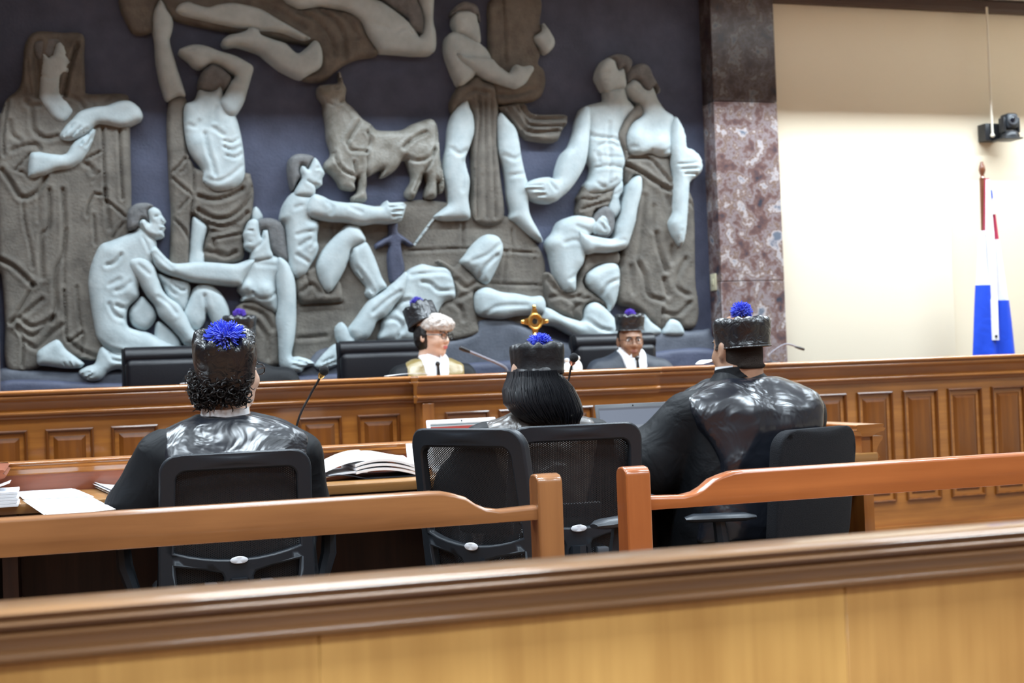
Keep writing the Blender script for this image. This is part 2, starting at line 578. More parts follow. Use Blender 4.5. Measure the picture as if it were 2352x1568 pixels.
def screen_mat(name, bands, strength):
    """lit display: horizontal bands over the screen's height (generated z)"""
    m, nt, b = new_mat(name)
    tc = nt.nodes.new('ShaderNodeTexCoord')
    sp = nt.nodes.new('ShaderNodeSeparateXYZ')
    nt.links.new(tc.outputs['Generated'], sp.inputs[0])
    r = nt.nodes.new('ShaderNodeValToRGB')
    r.color_ramp.interpolation = 'CONSTANT'
    el = r.color_ramp.elements
    el[0].position, el[0].color = bands[0][0], (*bands[0][1], 1)
    el[1].position, el[1].color = bands[-1][0], (*bands[-1][1], 1)
    for p, c in bands[1:-1]:
        e = el.new(p)
        e.color = (*c, 1)
    nt.links.new(sp.outputs['Z'], r.inputs['Fac'])
    nt.links.new(r.outputs['Color'], b.inputs['Emission Color'])
    b.inputs['Emission Strength'].default_value = strength
    b.inputs['Base Color'].default_value = (0.02, 0.02, 0.02, 1)
    b.inputs['Roughness'].default_value = 0.3
    return m


MT['scr1'] = screen_mat('white_page_screen', [(0, (0.9, 0.9, 0.92)), (0.72, (0.9, 0.55, 0.5)), (0.79, (0.75, 0.08, 0.06)), (0.92, (0.85, 0.85, 0.88)), (0.95, (0.15, 0.35, 0.45)), (0.97, (0.9, 0.9, 0.92))], 0.75)
MT['scr2'] = screen_mat('grey_page_screen', [(0, (0.55, 0.62, 0.75)), (0.62, (0.40, 0.47, 0.62)), (0.95, (0.25, 0.28, 0.36))], 0.6)

# ------------------------------------------------------------------ the room
WALL_Y = 9.2
X0, X1, YB, CEIL = -4.2, 8.6, -4.0, 3.81
struct('floor', MB().box((X0, YB, -0.1), (X1, WALL_Y + 0.4, 0.0)), MT['floor'])
struct('floor_dais', MB().box((X0, 7.32, 0.0), (X1, WALL_Y + 0.2, 0.34)), MT['floor'])
struct('wall_front', MB().box((X0, WALL_Y, 0), (X1, WALL_Y + 0.2, CEIL + 0.5)), MT['wall'])
struct('wall_left', MB().box((X0 - 0.2, YB, 0), (X0, WALL_Y, CEIL + 0.5)), W['field_z'])
struct('wall_right', MB().box((X1, YB, 0), (X1 + 0.2, WALL_Y, CEIL + 0.5)), MT['wall'])
struct('wall_back', MB().box((X0, YB - 0.2, 0), (X1, YB, CEIL + 0.5)), W['field_z'])
SLOT0, SLOT1 = 7.46, 8.0
struct('ceiling', MB().box((X0, YB, CEIL), (X1, SLOT0, CEIL + 0.12)).box((X0, SLOT1, CEIL + 0.02), (X1, WALL_Y, CEIL + 0.12))
       .box((X0, SLOT0 - 0.1, CEIL + 0.36), (X1, SLOT1 + 0.1, CEIL + 0.44))
       .box((X0, SLOT0 - 0.12, CEIL + 0.1), (X1, SLOT0 - 0.02, CEIL + 0.4)).box((X0, SLOT1 + 0.02, CEIL + 0.1), (X1, SLOT1 + 0.12, CEIL + 0.4)), MT['ceil'])
struct('ceiling_lit_strip', MB().box((X0, SLOT1, CEIL), (X1, WALL_Y, CEIL + 0.019)), MT['ceilw'])  # same ceiling, paler tone put in so its visible edge reads as lit
# cream wall right of the pilaster, with its dark cornice and a shallow boarded panel
struct('wall_cream', MB().box((4.88, 9.08, 0.34), (X1, WALL_Y + 0.01, CEIL)), MT['wall'])
struct('trim_1', MB().prism([(9.08, 3.715), (9.02, 3.715), (9.0, 3.735), (9.0, 3.79), (9.02, 3.805), (9.08, 3.805)], 4.91, X1), W['trim'])
struct('trim_2', MB().rbox((4.94, 9.06, 0.36), (6.35, 9.09, 2.455), 0.006), MT['panel'])


# marble pilasters on both sides of the relief: slabs with thin joints
def pilaster(name, xa, xb, yf, zs):
    m = MB()
    o = None
    root = bpy.data.objects.new(name, None)
    COL.objects.link(root)
    root.location = ((xa + xb) / 2, yf, 0.34)
    root['kind'] = 'structure'
    for za, zb in zip(zs[:-1], zs[1:]):
        obj('slab', MB().rbox((xa, yf, za + 0.0015), (xb, WALL_Y, zb - 0.0015), 0.004, 1), MT['marbled'] if zb > 3.5 else MT['marble'], root)
    return root


pilaster('wall_pilaster_right', 4.42, 4.915, 9.0, [0.34, 1.72, 2.985, CEIL])
pilaster('wall_pilaster_left', -0.95, -0.335, 9.0, [0.34, 1.72, 2.985, CEIL])

# ------------------------------------------------------------------ the carved relief
relief = thing('bas_relief', 'large carved wall relief of pale figures and brown drapery on slate ground', 'relief', (2.0, WALL_Y, 1.0))
obj('background_slab', MB().box((-0.335, WALL_Y - 0.02, 0.34), (4.42, WALL_Y + 0.005, CEIL)), MT['slate'], relief)
CROPS = {'A': (0, 60, .2551), 'B': (0, 440, .2934), 'C': (280, 0, .2551), 'D': (360, 380, .3190), 'E': (640, 340, .2551), 'F': (660, 540, .2168),
         'G': (960, 0, .2296), 'H': (1180, 120, .2806), 'I': (1180, 380, .2934), 'J': (700, 150, .2296), 'K': (560, 0, .2126),
         '2': (0, 450, .3401), '3': (600, 0, .3401), '4': (600, 400, .3401), 'f': (0, 0, 1.0)}


def cv(crop, pts):
    ox, oy, s = CROPS[crop]
    return [(ox + s * a, oy + s * b) for a, b in pts]


def smooth_loop(pts, step):
    P = np.array(pts, float)
    n = len(P)
    out = []
    for i in range(n):
        p0, p1, p2, p3 = P[i - 1], P[i], P[(i + 1) % n], P[(i + 2) % n]
        k = max(1, int(np.linalg.norm(p2 - p1) / step))
        for j in range(k):
            t = j / k
            out.append(0.5 * (2 * p1 + (p2 - p0) * t + (2 * p0 - 5 * p1 + 4 * p2 - p3) * t * t + (3 * p1 - p0 - 3 * p2 + p3) * t ** 3))
    return np.array(out)


def seg_dist(Q, A, B):
    """distance of points Q (n,2) to the nearest of segments A->B (m,2)"""
    best = np.full(len(Q), 1e9)
    for a, b in zip(A, B):
        d = b - a
        L = d @ d + 1e-12
        t = np.clip(((Q - a) @ d) / L, 0, 1)
        e = Q - (a + t[:, None] * d)
        best = np.minimum(best, e[:, 0] ** 2 + e[:, 1] ** 2)
    return np.sqrt(best)


def inside(Q, Pg):
    x, y = Q[:, 0], Q[:, 1]
    c = np.zeros(len(Q), bool)
    for (xa, ya), (xb, yb) in zip(Pg, np.roll(Pg, -1, axis=0)):
        cond = (ya > y) != (yb > y)
        xi = (xb - xa) * (y - ya) / ((yb - ya) if yb != ya else 1e-9) + xa
        c ^= cond & (x < xi)
    return c


def smooth_line(pts):
    P = np.array(pts, float)
    if len(P) < 3:
        return P
    out = []
    for i in range(len(P) - 1):
        p0, p1, p2, p3 = P[max(i - 1, 0)], P[i], P[i + 1], P[min(i + 2, len(P) - 1)]
        for j in range(4):
            t = j / 4
            out.append(0.5 * (2 * p1 + (p2 - p0) * t + (2 * p0 - 5 * p1 + 4 * p2 - p3) * t * t + (3 * p1 - p0 - 3 * p2 + p3) * t ** 3))
    out.append(P[-1])
    return np.array(out)


def wallpt(px, py, h):
    p = at(px, py, WALL_Y - 0.02)
    return (p[0], WALL_Y - 0.02 - 1.25 * h, p[2])


def carve(name, crop, pts, mat, parent, base=0.03, H=0.03, Rr=16.0, gr=(), bumps=(), step=4.5, und=0.0):
    """one carved piece: outline on the wall, rounded towards its middle, grooves cut in, its sides going back to the slab.
    gr: (crop, line, width px, depth m); bumps: (crop, cx, cy, radius px, height m)"""
    loop = smooth_loop(cv(crop, pts), 5.0)
    lo, hi = loop.min(0), loop.max(0)
    gx, gy = np.meshgrid(np.arange(lo[0], hi[0], step), np.arange(lo[1], hi[1], step * 0.866))
    gx = gx + (np.arange(gx.shape[0]) % 2)[:, None] * step * 0.5
    Q = np.stack([gx.ravel(), gy.ravel()], 1)
    Q = Q[inside(Q, loop)]
    A, B = loop, np.roll(loop, -1, axis=0)
    d = seg_dist(Q, A, B) if len(Q) else np.zeros(0)
    keep = d > 2.0
    Q, d = Q[keep], d[keep]
    t = np.clip(d / Rr, 0, 1)
    h = base + H * np.sqrt(np.clip(1 - (1 - t) ** 2, 0, 1))
    if und:
        h = h + und * np.sin(Q[:, 0] / 17.0 + np.sin(Q[:, 1] / 41.0) * 1.5) * t
    for c, line, wd, dp in gr:
        ln = smooth_line(cv(c, line))
        q = seg_dist(Q, ln[:-1], ln[1:])
        h = h - dp * np.exp(-(q / wd) ** 2) + 0.35 * dp * np.exp(-((q - 2.2 * wd) / (1.2 * wd)) ** 2)
    for c, bx, by, br, bh in bumps:
        (ux, uy), = cv(c, [(bx, by)])
        h = h + bh * np.exp(-(((Q[:, 0] - ux) ** 2 + (Q[:, 1] - uy) ** 2) / br ** 2))
    h = np.maximum(h, 0.004)
    nb = len(loop)
    vs2 = [Vector((float(a), float(b))) for a, b in np.concatenate([loop, Q])] if len(Q) else [Vector((float(a), float(b))) for a, b in loop]
    ov, oe, of, orig, _, _ = delaunay_2d_cdt(vs2, [], [list(range(nb))], 1, 1e-5)
    hh = np.concatenate([np.full(nb, base), h])
    mb = MB()
    H3 = []
    for v, og in zip(ov, orig):
        z = hh[og[0]] if og else base
        H3.append(wallpt(v[0], v[1], z))
    mb.add(H3, of)
    top = [wallpt(a, b, base) for a, b in loop]
    bot = [wallpt(a, b, -0.003) for a, b in loop]
    mb.add(top + bot, [(i, (i + 1) % nb, nb + (i + 1) % nb, nb + i) for i in range(nb)])
    # weld the rim
    v = np.array(mb.v)
    key = {}
    idx = []
    for i, p in enumerate(np.round(v, 5)):
        idx.append(key.setdefault(tuple(p), i))
    mb.f = [tuple(idx[i] for i in f) for f in mb.f]
    mb.f = [f for f in mb.f if len(set(f)) == len(f)]
    return obj(name, mb, mat, parent, angle=55)


def fig(label):
    o = part_empty('figure', relief)
    o['label'] = label
    return o


PALE, BRN, TAN, HRS, LDG = MT['pale'], MT['brown'], MT['tan'], MT['hair_st'], MT['ledge']
G1, G2, G3 = 3.2, 4.6, 7.0   # groove widths in photo pixels

# --- the ground ledge and the block pedestal
g0 = part_empty('ground', relief)
carve('ledge', 'f', [(-2, 850), (90, 851), (200, 853), (330, 845), (600, 852), (690, 842), (740, 800), (880, 792), (1060, 772), (1100, 735), (1160, 733), (1240, 768), (1330, 792), (1430, 770), (1600, 758), (1628, 770), (1640, 905), (5, 925)],
      LDG, g0, 0.035, 0.03, 20, step=7)
carve('ledge', 'f', [(4, 876), (300, 880), (700, 862), (1100, 832), (1400, 818), (1632, 806), (1640, 930), (4, 950)], MT['slate'], g0, 0.075, 0.02, 10, step=9)
carve('block_pedestal', 'f', [(735, 500), (905, 468), (1000, 462), (1178, 503), (1210, 538), (1246, 592), (1250, 680), (1240, 742), (1130, 752), (1090, 775), (1010, 800), (700, 838), (668, 812), (676, 700), (700, 560)],
      BRN, g0, 0.018, 0.02, 12, step=5,
      gr=[('4', [(980, 520), (1320, 510), (1600, 520), (1850, 540)], G1, .010), ('4', [(1350, 320), (1345, 500)], G1, .010), ('4', [(1680, 380), (1690, 530)], G1, .010), ('4', [(1510, 740), (1880, 755)], G1, .010),
          ('4', [(1640, 530), (1620, 740)], G1, .008), ('4', [(1830, 570), (1840, 750)], G1, .008), ('4', [(250, 885), (530, 870)], G2, .012), ('4', [(240, 1110), (430, 1095)], G2, .012), ('4', [(470, 350), (478, 470)], G1, .008)])

# --- hooded woman at the left
f1 = fig('hooded woman with folded arms')
carve('drapery', 'f', [(84, 77), (143, 79), (190, 84), (193, 137), (196, 203), (204, 219), (281, 219), (296, 236), (298, 300), (301, 458), (299, 540), (275, 600), (250, 700), (240, 800), (225, 826), (170, 822), (130, 806), (85, 846), (18, 846), (12, 740), (5, 640), (-6, 590), (-8, 300), (4, 260), (15, 232), (43, 207), (52, 175), (55, 123), (62, 97)],
      BRN, f1, 0.035, 0.025, 14, step=4.5, und=0.0015,
      gr=[('A', l, w, d) for l, w, d in [
          ([(75, 700), (55, 850), (35, 1000), (40, 1180)], G1, .012), ([(235, 700), (270, 740), (350, 730)], G2, .012), ([(290, 770), (300, 930), (350, 1000), (430, 1030), (520, 1010)], G2, .014),
          ([(90, 880), (110, 990), (180, 1050)], G2, .010), ([(110, 1140), (200, 1100), (320, 1085), (360, 1130)], G2, .012), ([(20, 1310), (100, 1420), (200, 1560), (340, 1500), (410, 1370)], G2, .018),
          ([(130, 1310), (220, 1340), (250, 1380)], G1, .010), ([(150, 1300), (270, 1170)], G1, .012), ([(770, 1210), (900, 1150)], G1, .014), ([(750, 1240), (830, 1300), (840, 1340)], G2, .012), ([(890, 1330), (835, 1410)], G1, .010),
          ([(920, 930), (930, 1200), (945, 1540)], G1, .014), ([(1070, 940), (1085, 1300), (1100, 1568)], G1, .014), ([(870, 1530), (940, 1540)], G1, .012), ([(345, 180), (325, 300), (335, 480), (345, 640)], G3, .020),
          ([(690, 190), (640, 350), (600, 520), (575, 640)], G2, .024), ([(250, 330), (260, 500), (290, 640)], G1, .008), ([(590, 640), (700, 680), (760, 760)], G2, .010), ([(920, 720), (1000, 650), (1140, 660)], G2, .008)]]
      + [('B', l, w, d) for l, w, d in [
          ([(180, 90), (195, 260), (235, 420), (260, 600)], G1, .010), ([(385, 0), (380, 280), (330, 350), (325, 500), (335, 680)], G2, .014), ([(300, 20), (300, 240)], G1, .006),
          ([(490, 0), (505, 300), (490, 500), (440, 620), (430, 760), (440, 900), (400, 1020)], G2, .014), ([(0, 540), (100, 590), (190, 670), (260, 740)], G2, .020), ([(260, 740), (190, 880), (90, 1030)], G2, .014), ([(90, 1030), (220, 940), (330, 850)], G2, .014),
          ([(160, 1000), (240, 1060), (330, 1040), (420, 980)], G2, .014), ([(140, 1060), (200, 1110), (270, 1130), (420, 1000)], G2, .014), ([(200, 1170), (290, 1230), (400, 1120), (490, 1050)], G2, .012), ([(130, 1080), (180, 1160), (180, 1370)], G1, .012),
          ([(740, 20), (690, 120), (680, 200)], G1, .012), ([(820, 0), (840, 150), (855, 300)], G2, .014), ([(820, 80), (900, 140), (980, 210)], G1, .014), ([(880, 370), (960, 260)], G1, .010), ([(730, 200), (745, 420)], G1, .010),
          ([(500, 780), (515, 1000), (530, 1170), (640, 1110)], G1, .014), ([(540, 1175), (640, 1250), (750, 1295)], G2, .014), ([(600, 750), (620, 1000), (650, 1130), (640, 1280)], G1, .010), ([(520, 300), (500, 600), (510, 780)], G1, .008)]])
carve('hair', 'A', [(300, 200), (330, 160), (420, 130), (540, 140), (560, 170), (510, 200), (480, 290), (440, 310), (400, 280), (380, 340), (330, 300)], HRS, f1, 0.05, 0.015, 8)
carve('head', 'A', [(545, 160), (590, 220), (605, 290), (632, 320), (622, 360), (612, 390), (620, 420), (590, 450), (560, 460), (545, 510), (550, 610), (580, 660), (640, 740), (660, 790), (600, 870), (545, 888), (480, 850), (400, 750), (355, 690), (360, 560), (365, 440), (375, 330), (370, 270), (400, 260), (440, 300), (470, 280), (500, 190)],
      PALE, f1, 0.05, 0.03, 18, gr=[('A', [(540, 285), (590, 290)], 2.5, .006), ('A', [(570, 410), (615, 408)], 2.2, .005), ('A', [(380, 470), (450, 500), (545, 470)], 3.5, .006)])
carve('arm', 'A', [(280, 1160), (360, 1150), (450, 1165), (560, 1175), (610, 1150), (650, 1080), (700, 1030), (760, 1000), (800, 970), (830, 940), (860, 950), (845, 1020), (810, 1110), (760, 1200), (700, 1260), (620, 1300), (500, 1320), (400, 1360), (270, 1385), (255, 1340), (260, 1240)],
      PALE, f1, 0.06, 0.035, 18, gr=[('A', [(730, 1090), (805, 1000)], 2.2, .009), ('A', [(765, 1110), (835, 1015)], 2.2, .009)])
carve('arm', 'A', [(1090, 695), (1170, 700), (1250, 760), (1280, 840), (1240, 880), (1130, 925), (1060, 930), (960, 910), (880, 905), (840, 930), (800, 970), (740, 1010), (640, 1050), (560, 1040), (540, 1000), (590, 920), (650, 860), (720, 790), (850, 750), (950, 740), (1030, 710)],
      PALE, f1, 0.07, 0.035, 18, gr=[('A', [(580, 1010), (670, 910)], 2.2, .009), ('A', [(630, 1030), (725, 935)], 2.2, .009), ('A', [(690, 1025), (780, 950)], 2.2, .009)])
carve('foot', 'B', [(290, 1300), (300, 1250), (400, 1180), (460, 1165), (520, 1240), (600, 1300), (660, 1350), (640, 1375), (570, 1385), (480, 1380), (380, 1365), (300, 1355)], PALE, f1, 0.065, 0.035, 18,
      gr=[('B', [(520, 1375), (500, 1340)], 2.0, .01), ('B', [(560, 1380), (545, 1340)], 2.0, .01), ('B', [(600, 1375), (585, 1340)], 2.0, .01)])

# --- standing man with raised arms
f2 = fig('standing man with raised arms')
carve('leg', 'D', [(255, 375), (300, 390), (355, 430), (360, 470), (340, 540), (330, 620), (350, 660), (320, 760), (220, 760), (235, 600), (245, 480)], PALE, f2, 0.03, 0.03, 16)
carve('drapery', 'f', [(387, 235), (402, 226), (418, 224), (428, 235), (421, 262), (421, 300), (428, 345), (440, 375), (460, 392), (562, 398), (575, 410), (581, 440), (580, 470), (575, 500), (562, 522), (556, 545), (552, 600), (470, 604), (468, 560), (477, 530), (458, 508), (438, 498), (434, 560), (430, 640), (392, 640), (390, 560), (392, 500), (388, 430), (384, 350), (382, 290)],
      BRN, f2, 0.03, 0.03, 13, und=0.0012,
      gr=[('D', l, w, d) for l, w, d in [
          ([(80, 80), (160, 150), (240, 215)], G1, .014), ([(110, 390), (180, 460), (240, 560)], G1, .014), ([(250, -200), (262, 150), (252, 250), (240, 370)], G1, .014), ([(80, 80), (150, 20), (200, -40)], G1, .012), ([(150, 330), (240, 230)], G1, .010),
          ([(290, 230), (400, 260), (520, 230), (610, 180)], G2, .016), ([(290, 330), (400, 390), (520, 380), (640, 280), (680, 160)], G2, .018), ([(350, 420), (450, 450), (560, 420), (640, 350)], G2, .016), ([(350, 485), (480, 480), (560, 450)], G2, .014),
          ([(400, 560), (420, 620), (470, 640)], G2, .014), ([(400, 540), (500, 520), (600, 500)], G1, .012), ([(340, 620), (420, 640), (480, 665), (560, 630)], G2, .018), ([(200, -300), (205, 0), (170, 60)], G1, .008)]])
carve('torso', 'f', [(456, 209), (468, 212), (481, 214), (492, 209), (502, 194), (509, 209), (512, 235), (525, 262), (538, 270), (548, 301), (555, 337), (558, 362), (560, 399), (556, 420), (540, 436), (526, 441), (500, 445), (484, 441), (468, 428), (460, 415), (464, 398), (456, 383), (441, 365), (430, 344), (424, 319), (420, 288), (420, 255), (425, 242), (443, 235), (451, 219)],
      PALE, f2, 0.05, 0.045, 26,
      gr=[('C', [(730, 1230), (760, 1380), (800, 1490), (825, 1600)], 4, .012), ('C', [(890, 1290), (970, 1310), (1040, 1270)], 3, .008), ('C', [(900, 1350), (980, 1380), (1065, 1330)], 3, .008), ('C', [(920, 1425), (1000, 1445), (1075, 1400)], 3, .008),
          ('C', [(810, 1180), (900, 1245)], 4, .009), ('C', [(590, 1150), (650, 1170), (680, 1120)], 4, .007), ('C', [(840, 1000), (820, 1120)], 4, .007), ('D', [(330, 100), (430, 130), (520, 90), (600, 20)], 4, .007)],
      bumps=[('C', 660, 1300, 18, .008), ('C', 960, 1180, 16, .008)])
carve('head', 'C', [(700, 690), (740, 640), (800, 605), (870, 630), (940, 685), (975, 730), (945, 800), (900, 840), (870, 800), (830, 830), (790, 845), (740, 835), (685, 825), (678, 760)], HRS, f2, 0.07, 0.04, 18)
carve('arm', 'C', [(335, 20), (300, 80), (275, 150), (270, 280), (290, 400), (300, 560), (320, 680), (350, 800), (400, 920), (500, 885), (565, 880), (540, 780), (500, 660), (470, 560), (440, 460), (425, 380), (445, 310), (455, 230), (440, 170), (400, 110), (370, 50)], PALE, f2, 0.05, 0.04, 18,
      gr=[('C', [(330, 60), (345, 160)], 2.5, .006)])
carve('arm', 'C', [(500, 490), (560, 450), (650, 430), (750, 445), (870, 490), (990, 525), (1080, 570), (1165, 630), (1150, 720), (1110, 860), (1080, 960), (1010, 1060), (930, 1060), (860, 960), (910, 870), (960, 770), (1005, 710), (950, 670), (870, 620), (790, 600), (740, 625), (690, 640), (640, 620), (590, 570)], PALE, f2, 0.075, 0.04, 18,
      gr=[('C', [(530, 500), (640, 480)], 2.5, .007)])
carve('elbow', 'D', [(680, 400), (675, 345), (710, 300), (760, 375), (720, 420)], PALE, f2, 0.03, 0.025, 10)

# --- seated man at the lower left
f3 = fig('seated nude man in profile')
carve('thigh', '2', [(870, 780), (930, 700), (960, 680), (1000, 720), (1040, 770), (1050, 830), (1010, 890), (960, 910), (890, 870)], PALE, f3, 0.045, 0.035, 18)
carve('shin', '2', [(1060, 850), (1130, 890), (1200, 960), (1210, 1040), (1050, 1040), (1040, 930)], PALE, f3, 0.045, 0.03, 14)
carve('torso', 'f', [(293, 540), (311, 531), (317, 522), (329, 528), (346, 540), (356, 553), (358, 580), (352, 600), (340, 625), (322, 645), (317, 663), (317, 684), (293, 710), (292, 748), (317, 760), (340, 765), (380, 785), (420, 800), (445, 822), (300, 830), (260, 815), (240, 800), (222, 775), (214, 740), (208, 705), (204, 675), (202, 650), (206, 620), (216, 590), (230, 565), (255, 555)],
      PALE, f3, 0.06, 0.05, 30,
      gr=[('B', [(830, 590), (890, 570), (940, 510)], 4, .010), ('B', [(900, 790), (960, 770), (1010, 720)], 4, .007), ('B', [(900, 900), (980, 920), (1070, 860)], 4, .010), ('B', [(850, 890), (900, 980), (990, 1010)], 4, .009), ('B', [(770, 1180), (850, 1240), (970, 1265)], 4, .014),
          ('B', [(1000, 920), (1000, 1050), (1100, 1090)], 4, .014), ('B', [(1110, 370), (1160, 480)], 3, .007), ('B', [(850, 740), (930, 700)], 4, .006)],
      bumps=[('B', 1020, 780, 22, .008), ('B', 870, 480, 22, .008), ('B', 900, 1100, 28, .008)])
carve('foot', '2', [(690, 1020), (760, 1060), (860, 1080), (880, 1190), (800, 1170), (730, 1190), (680, 1240), (600, 1250), (540, 1210), (535, 1180), (590, 1150), (640, 1130), (660, 1060)], PALE, f3, 0.07, 0.04, 18,
      gr=[('2', [(740, 1070), (760, 1110), (860, 1120)], 3.5, .01), ('2', [(560, 1200), (600, 1195)], 2.2, .008), ('2', [(590, 1225), (630, 1205)], 2.2, .008)])
carve('hair', 'B', [(990, 220), (1000, 160), (1060, 110), (1150, 105), (1195, 132), (1150, 165), (1155, 215), (1160, 262), (1130, 235), (1095, 240), (1080, 285), (1060, 305), (1000, 312)], HRS, f3, 0.085, 0.03, 12)
carve('head', 'B', [(1145, 160), (1190, 135), (1240, 160), (1260, 200), (1292, 250), (1272, 275), (1288, 300), (1272, 330), (1278, 365), (1240, 378), (1180, 380), (1120, 340), (1078, 290), (1085, 240), (1125, 228), (1160, 262), (1152, 215)], PALE, f3, 0.085, 0.03, 12,
      gr=[('B', [(1200, 215), (1250, 205)], 2.6, .010), ('B', [(1215, 235), (1250, 232)], 2, .008), ('B', [(1235, 318), (1282, 315)], 2.2, .009), ('B', [(1085, 275), (1130, 345), (1200, 372)], 3, .010), ('B', [(1245, 240), (1255, 280)], 2.2, .006)], bumps=[('B', 1105, 255, 6, .008)])
carve('arm', '2', [(870, 430), (960, 420), (1030, 480), (1060, 560), (1090, 640), (1130, 690), (1200, 740), (1250, 820), (1290, 900), (1330, 930), (1380, 930), (1405, 960), (1375, 1010), (1250, 1010), (1210, 965), (1140, 885), (1070, 815), (1040, 745), (990, 685), (940, 605), (890, 545), (855, 480)], PALE, f3, 0.085, 0.04, 22,
      gr=[('2', [(1060, 690), (1130, 740), (1180, 800)], 4, .008), ('2', [(930, 480), (1000, 540)], 4, .006)])

# --- woman sitting with one arm stretched out
f4 = fig('sitting woman with outstretched arm')
carve('drapery', '2', [(1600, 740), (1700, 705), (1790, 755), (1850, 785), (1870, 900), (1880, 1100), (1860, 1150), (1730, 1150), (1690, 900), (1600, 860), (1585, 790)], BRN, f4, 0.04, 0.03, 14, und=.001,
      gr=[('2', [(1640, 760), (1760, 800), (1830, 900)], G2, .014), ('2', [(1720, 860), (1790, 960), (1800, 1100)], G2, .012)])
carve('knee', '2', [(1310, 620), (1370, 595), (1430, 610), (1500, 680), (1540, 770), (1540, 840), (1480, 880), (1440, 870), (1390, 790), (1380, 850), (1330, 905), (1270, 885), (1230, 800), (1270, 700)], PALE, f4, 0.05, 0.04, 22,
      gr=[('2', [(1370, 680), (1385, 780)], 4, .010)])
carve('hand', '2', [(1060, 530), (1150, 560), (1250, 580), (1280, 620), (1270, 690), (1240, 780), (1180, 740), (1130, 690), (1100, 620)], PALE, f4, 0.05, 0.03, 14,
      gr=[('2', [(1100, 600), (1150, 650), (1180, 670)], 3.5, .009), ('2', [(1150, 590), (1210, 640), (1240, 640)], 3, .009)])
carve('torso', '2', [(1690, 430), (1800, 405), (1880, 430), (1895, 510), (1860, 570), (1855, 650), (1870, 720), (1850, 790), (1780, 760), (1700, 720), (1620, 712), (1630, 680), (1598, 640), (1610, 590), (1605, 520), (1590, 470)], PALE, f4, 0.055, 0.04, 22,
      bumps=[('2', 1650, 620, 13, .024), ('2', 1772, 645, 20, .028)], gr=[('2', [(1690, 660), (1735, 700), (1800, 695), (1845, 660)], 3, .010), ('2', [(1610, 655), (1650, 685), (1685, 665)], 3, .008), ('2', [(1720, 470), (1850, 480)], 4, .004)])
carve('arm', '2', [(1710, 440), (1610, 460), (1560, 468), (1450, 460), (1330, 455), (1180, 465), (1130, 440), (1080, 390), (1040, 350), (1000, 380), (1010, 420), (1050, 490), (1110, 530), (1200, 560), (1280, 585), (1400, 600), (1500, 610), (1610, 612), (1640, 560)], PALE, f4, 0.085, 0.035, 18,
      gr=[('2', [(1040, 400), (1090, 450), (1150, 500)], 3.5, .007)])
carve('arm', '2', [(1860, 425), (1920, 450), (1960, 520), (1980, 600), (1985, 720), (1985, 850), (1975, 960), (1955, 1080), (2000, 1085), (2080, 1110), (2108, 1140), (2040, 1160), (2020, 1190), (1940, 1200), (1880, 1150), (1870, 1050), (1865, 950), (1850, 850), (1862, 720), (1850, 620), (1845, 540)], PALE, f4, 0.075, 0.045, 22,
      gr=[('2', [(1950, 1110), (2040, 1130)], 2.6, .009), ('2', [(1950, 1140), (2020, 1160)], 2.6, .008)])
carve('hair', '2', [(1725, 180), (1760, 160), (1830, 160), (1900, 200), (1920, 300), (1935, 450), (1870, 425), (1815, 370), (1800, 290), (1790, 240), (1760, 240), (1750, 290), (1728, 240)], HRS, f4, 0.055, 0.03, 14)
carve('head', '2', [(1690, 165), (1730, 178), (1738, 240), (1752, 290), (1765, 242), (1792, 240), (1802, 290), (1812, 360), (1825, 430), (1690, 455), (1685, 385), (1660, 372), (1635, 350), (1642, 310), (1630, 270), (1645, 230), (1660, 190)], PALE, f4, 0.075, 0.03, 13,
      gr=[('2', [(1645, 245), (1690, 250)], 2.6, .009), ('2', [(1640, 320), (1680, 322)], 2.2, .008), ('2', [(1690, 375), (1740, 340), (1765, 300)], 3, .008)])

# --- seated man reaching with both hands
f5 = fig('seated man reaching forward')
carve('drapery', 'E', [(250, 1090), (320, 1080), (345, 1180), (400, 1280), (440, 1310), (520, 1200), (555, 1260), (562, 1370), (520, 1388), (300, 1402), (190, 1402), (150, 1320), (140, 1170), (200, 1130)], BRN, f5, 0.045, 0.03, 12,
      gr=[('E', [(190, 1300), (280, 1240), (350, 1310)], G2, .012), ('E', [(230, 1140), (260, 1240)], G1, .010)])
carve('thigh', 'E', [(590, 708), (640, 703), (700, 720), (740, 780), (762, 850), (700, 880), (632, 920), (612, 1000), (580, 1090), (520, 1200), (460, 1290), (430, 1312), (390, 1280), (340, 1180), (318, 1080), (340, 1000), (400, 900), (490, 800)], PALE, f5, 0.065, 0.045, 26)
carve('shin', 'E', [(650, 895), (760, 850), (830, 960), (870, 1060), (910, 1170), (955, 1260), (880, 1310), (830, 1360), (790, 1355), (757, 1310), (770, 1260), (680, 1150), (630, 1060), (615, 970)], PALE, f5, 0.055, 0.04, 20,
      gr=[('E', [(632, 940), (645, 1050), (725, 1150), (815, 1300)], 3.5, .014)])
carve('torso', 'E', [(120, 410), (240, 430), (300, 440), (300, 560), (265, 640), (330, 670), (347, 720), (332, 790), (332, 860), (342, 900), (320, 980), (262, 1080), (232, 1140), (160, 1182), (100, 1140), (70, 1040), (60, 900), (50, 760), (40, 690), (0, 650), (10, 580), (40, 500)], PALE, f5, 0.06, 0.045, 24,
      gr=[('E', [(140, 800), (210, 780), (330, 760)], 4, .007), ('E', [(160, 900), (250, 840)], 4, .008), ('E', [(140, 980), (240, 1040)], 4, .008), ('E', [(120, 560), (180, 540)], 4, .006), ('E', [(300, 860), (260, 920)], 3.5, .006)], bumps=[('E', 280, 740, 12, .008), ('E', 280, 900, 12, .008)])
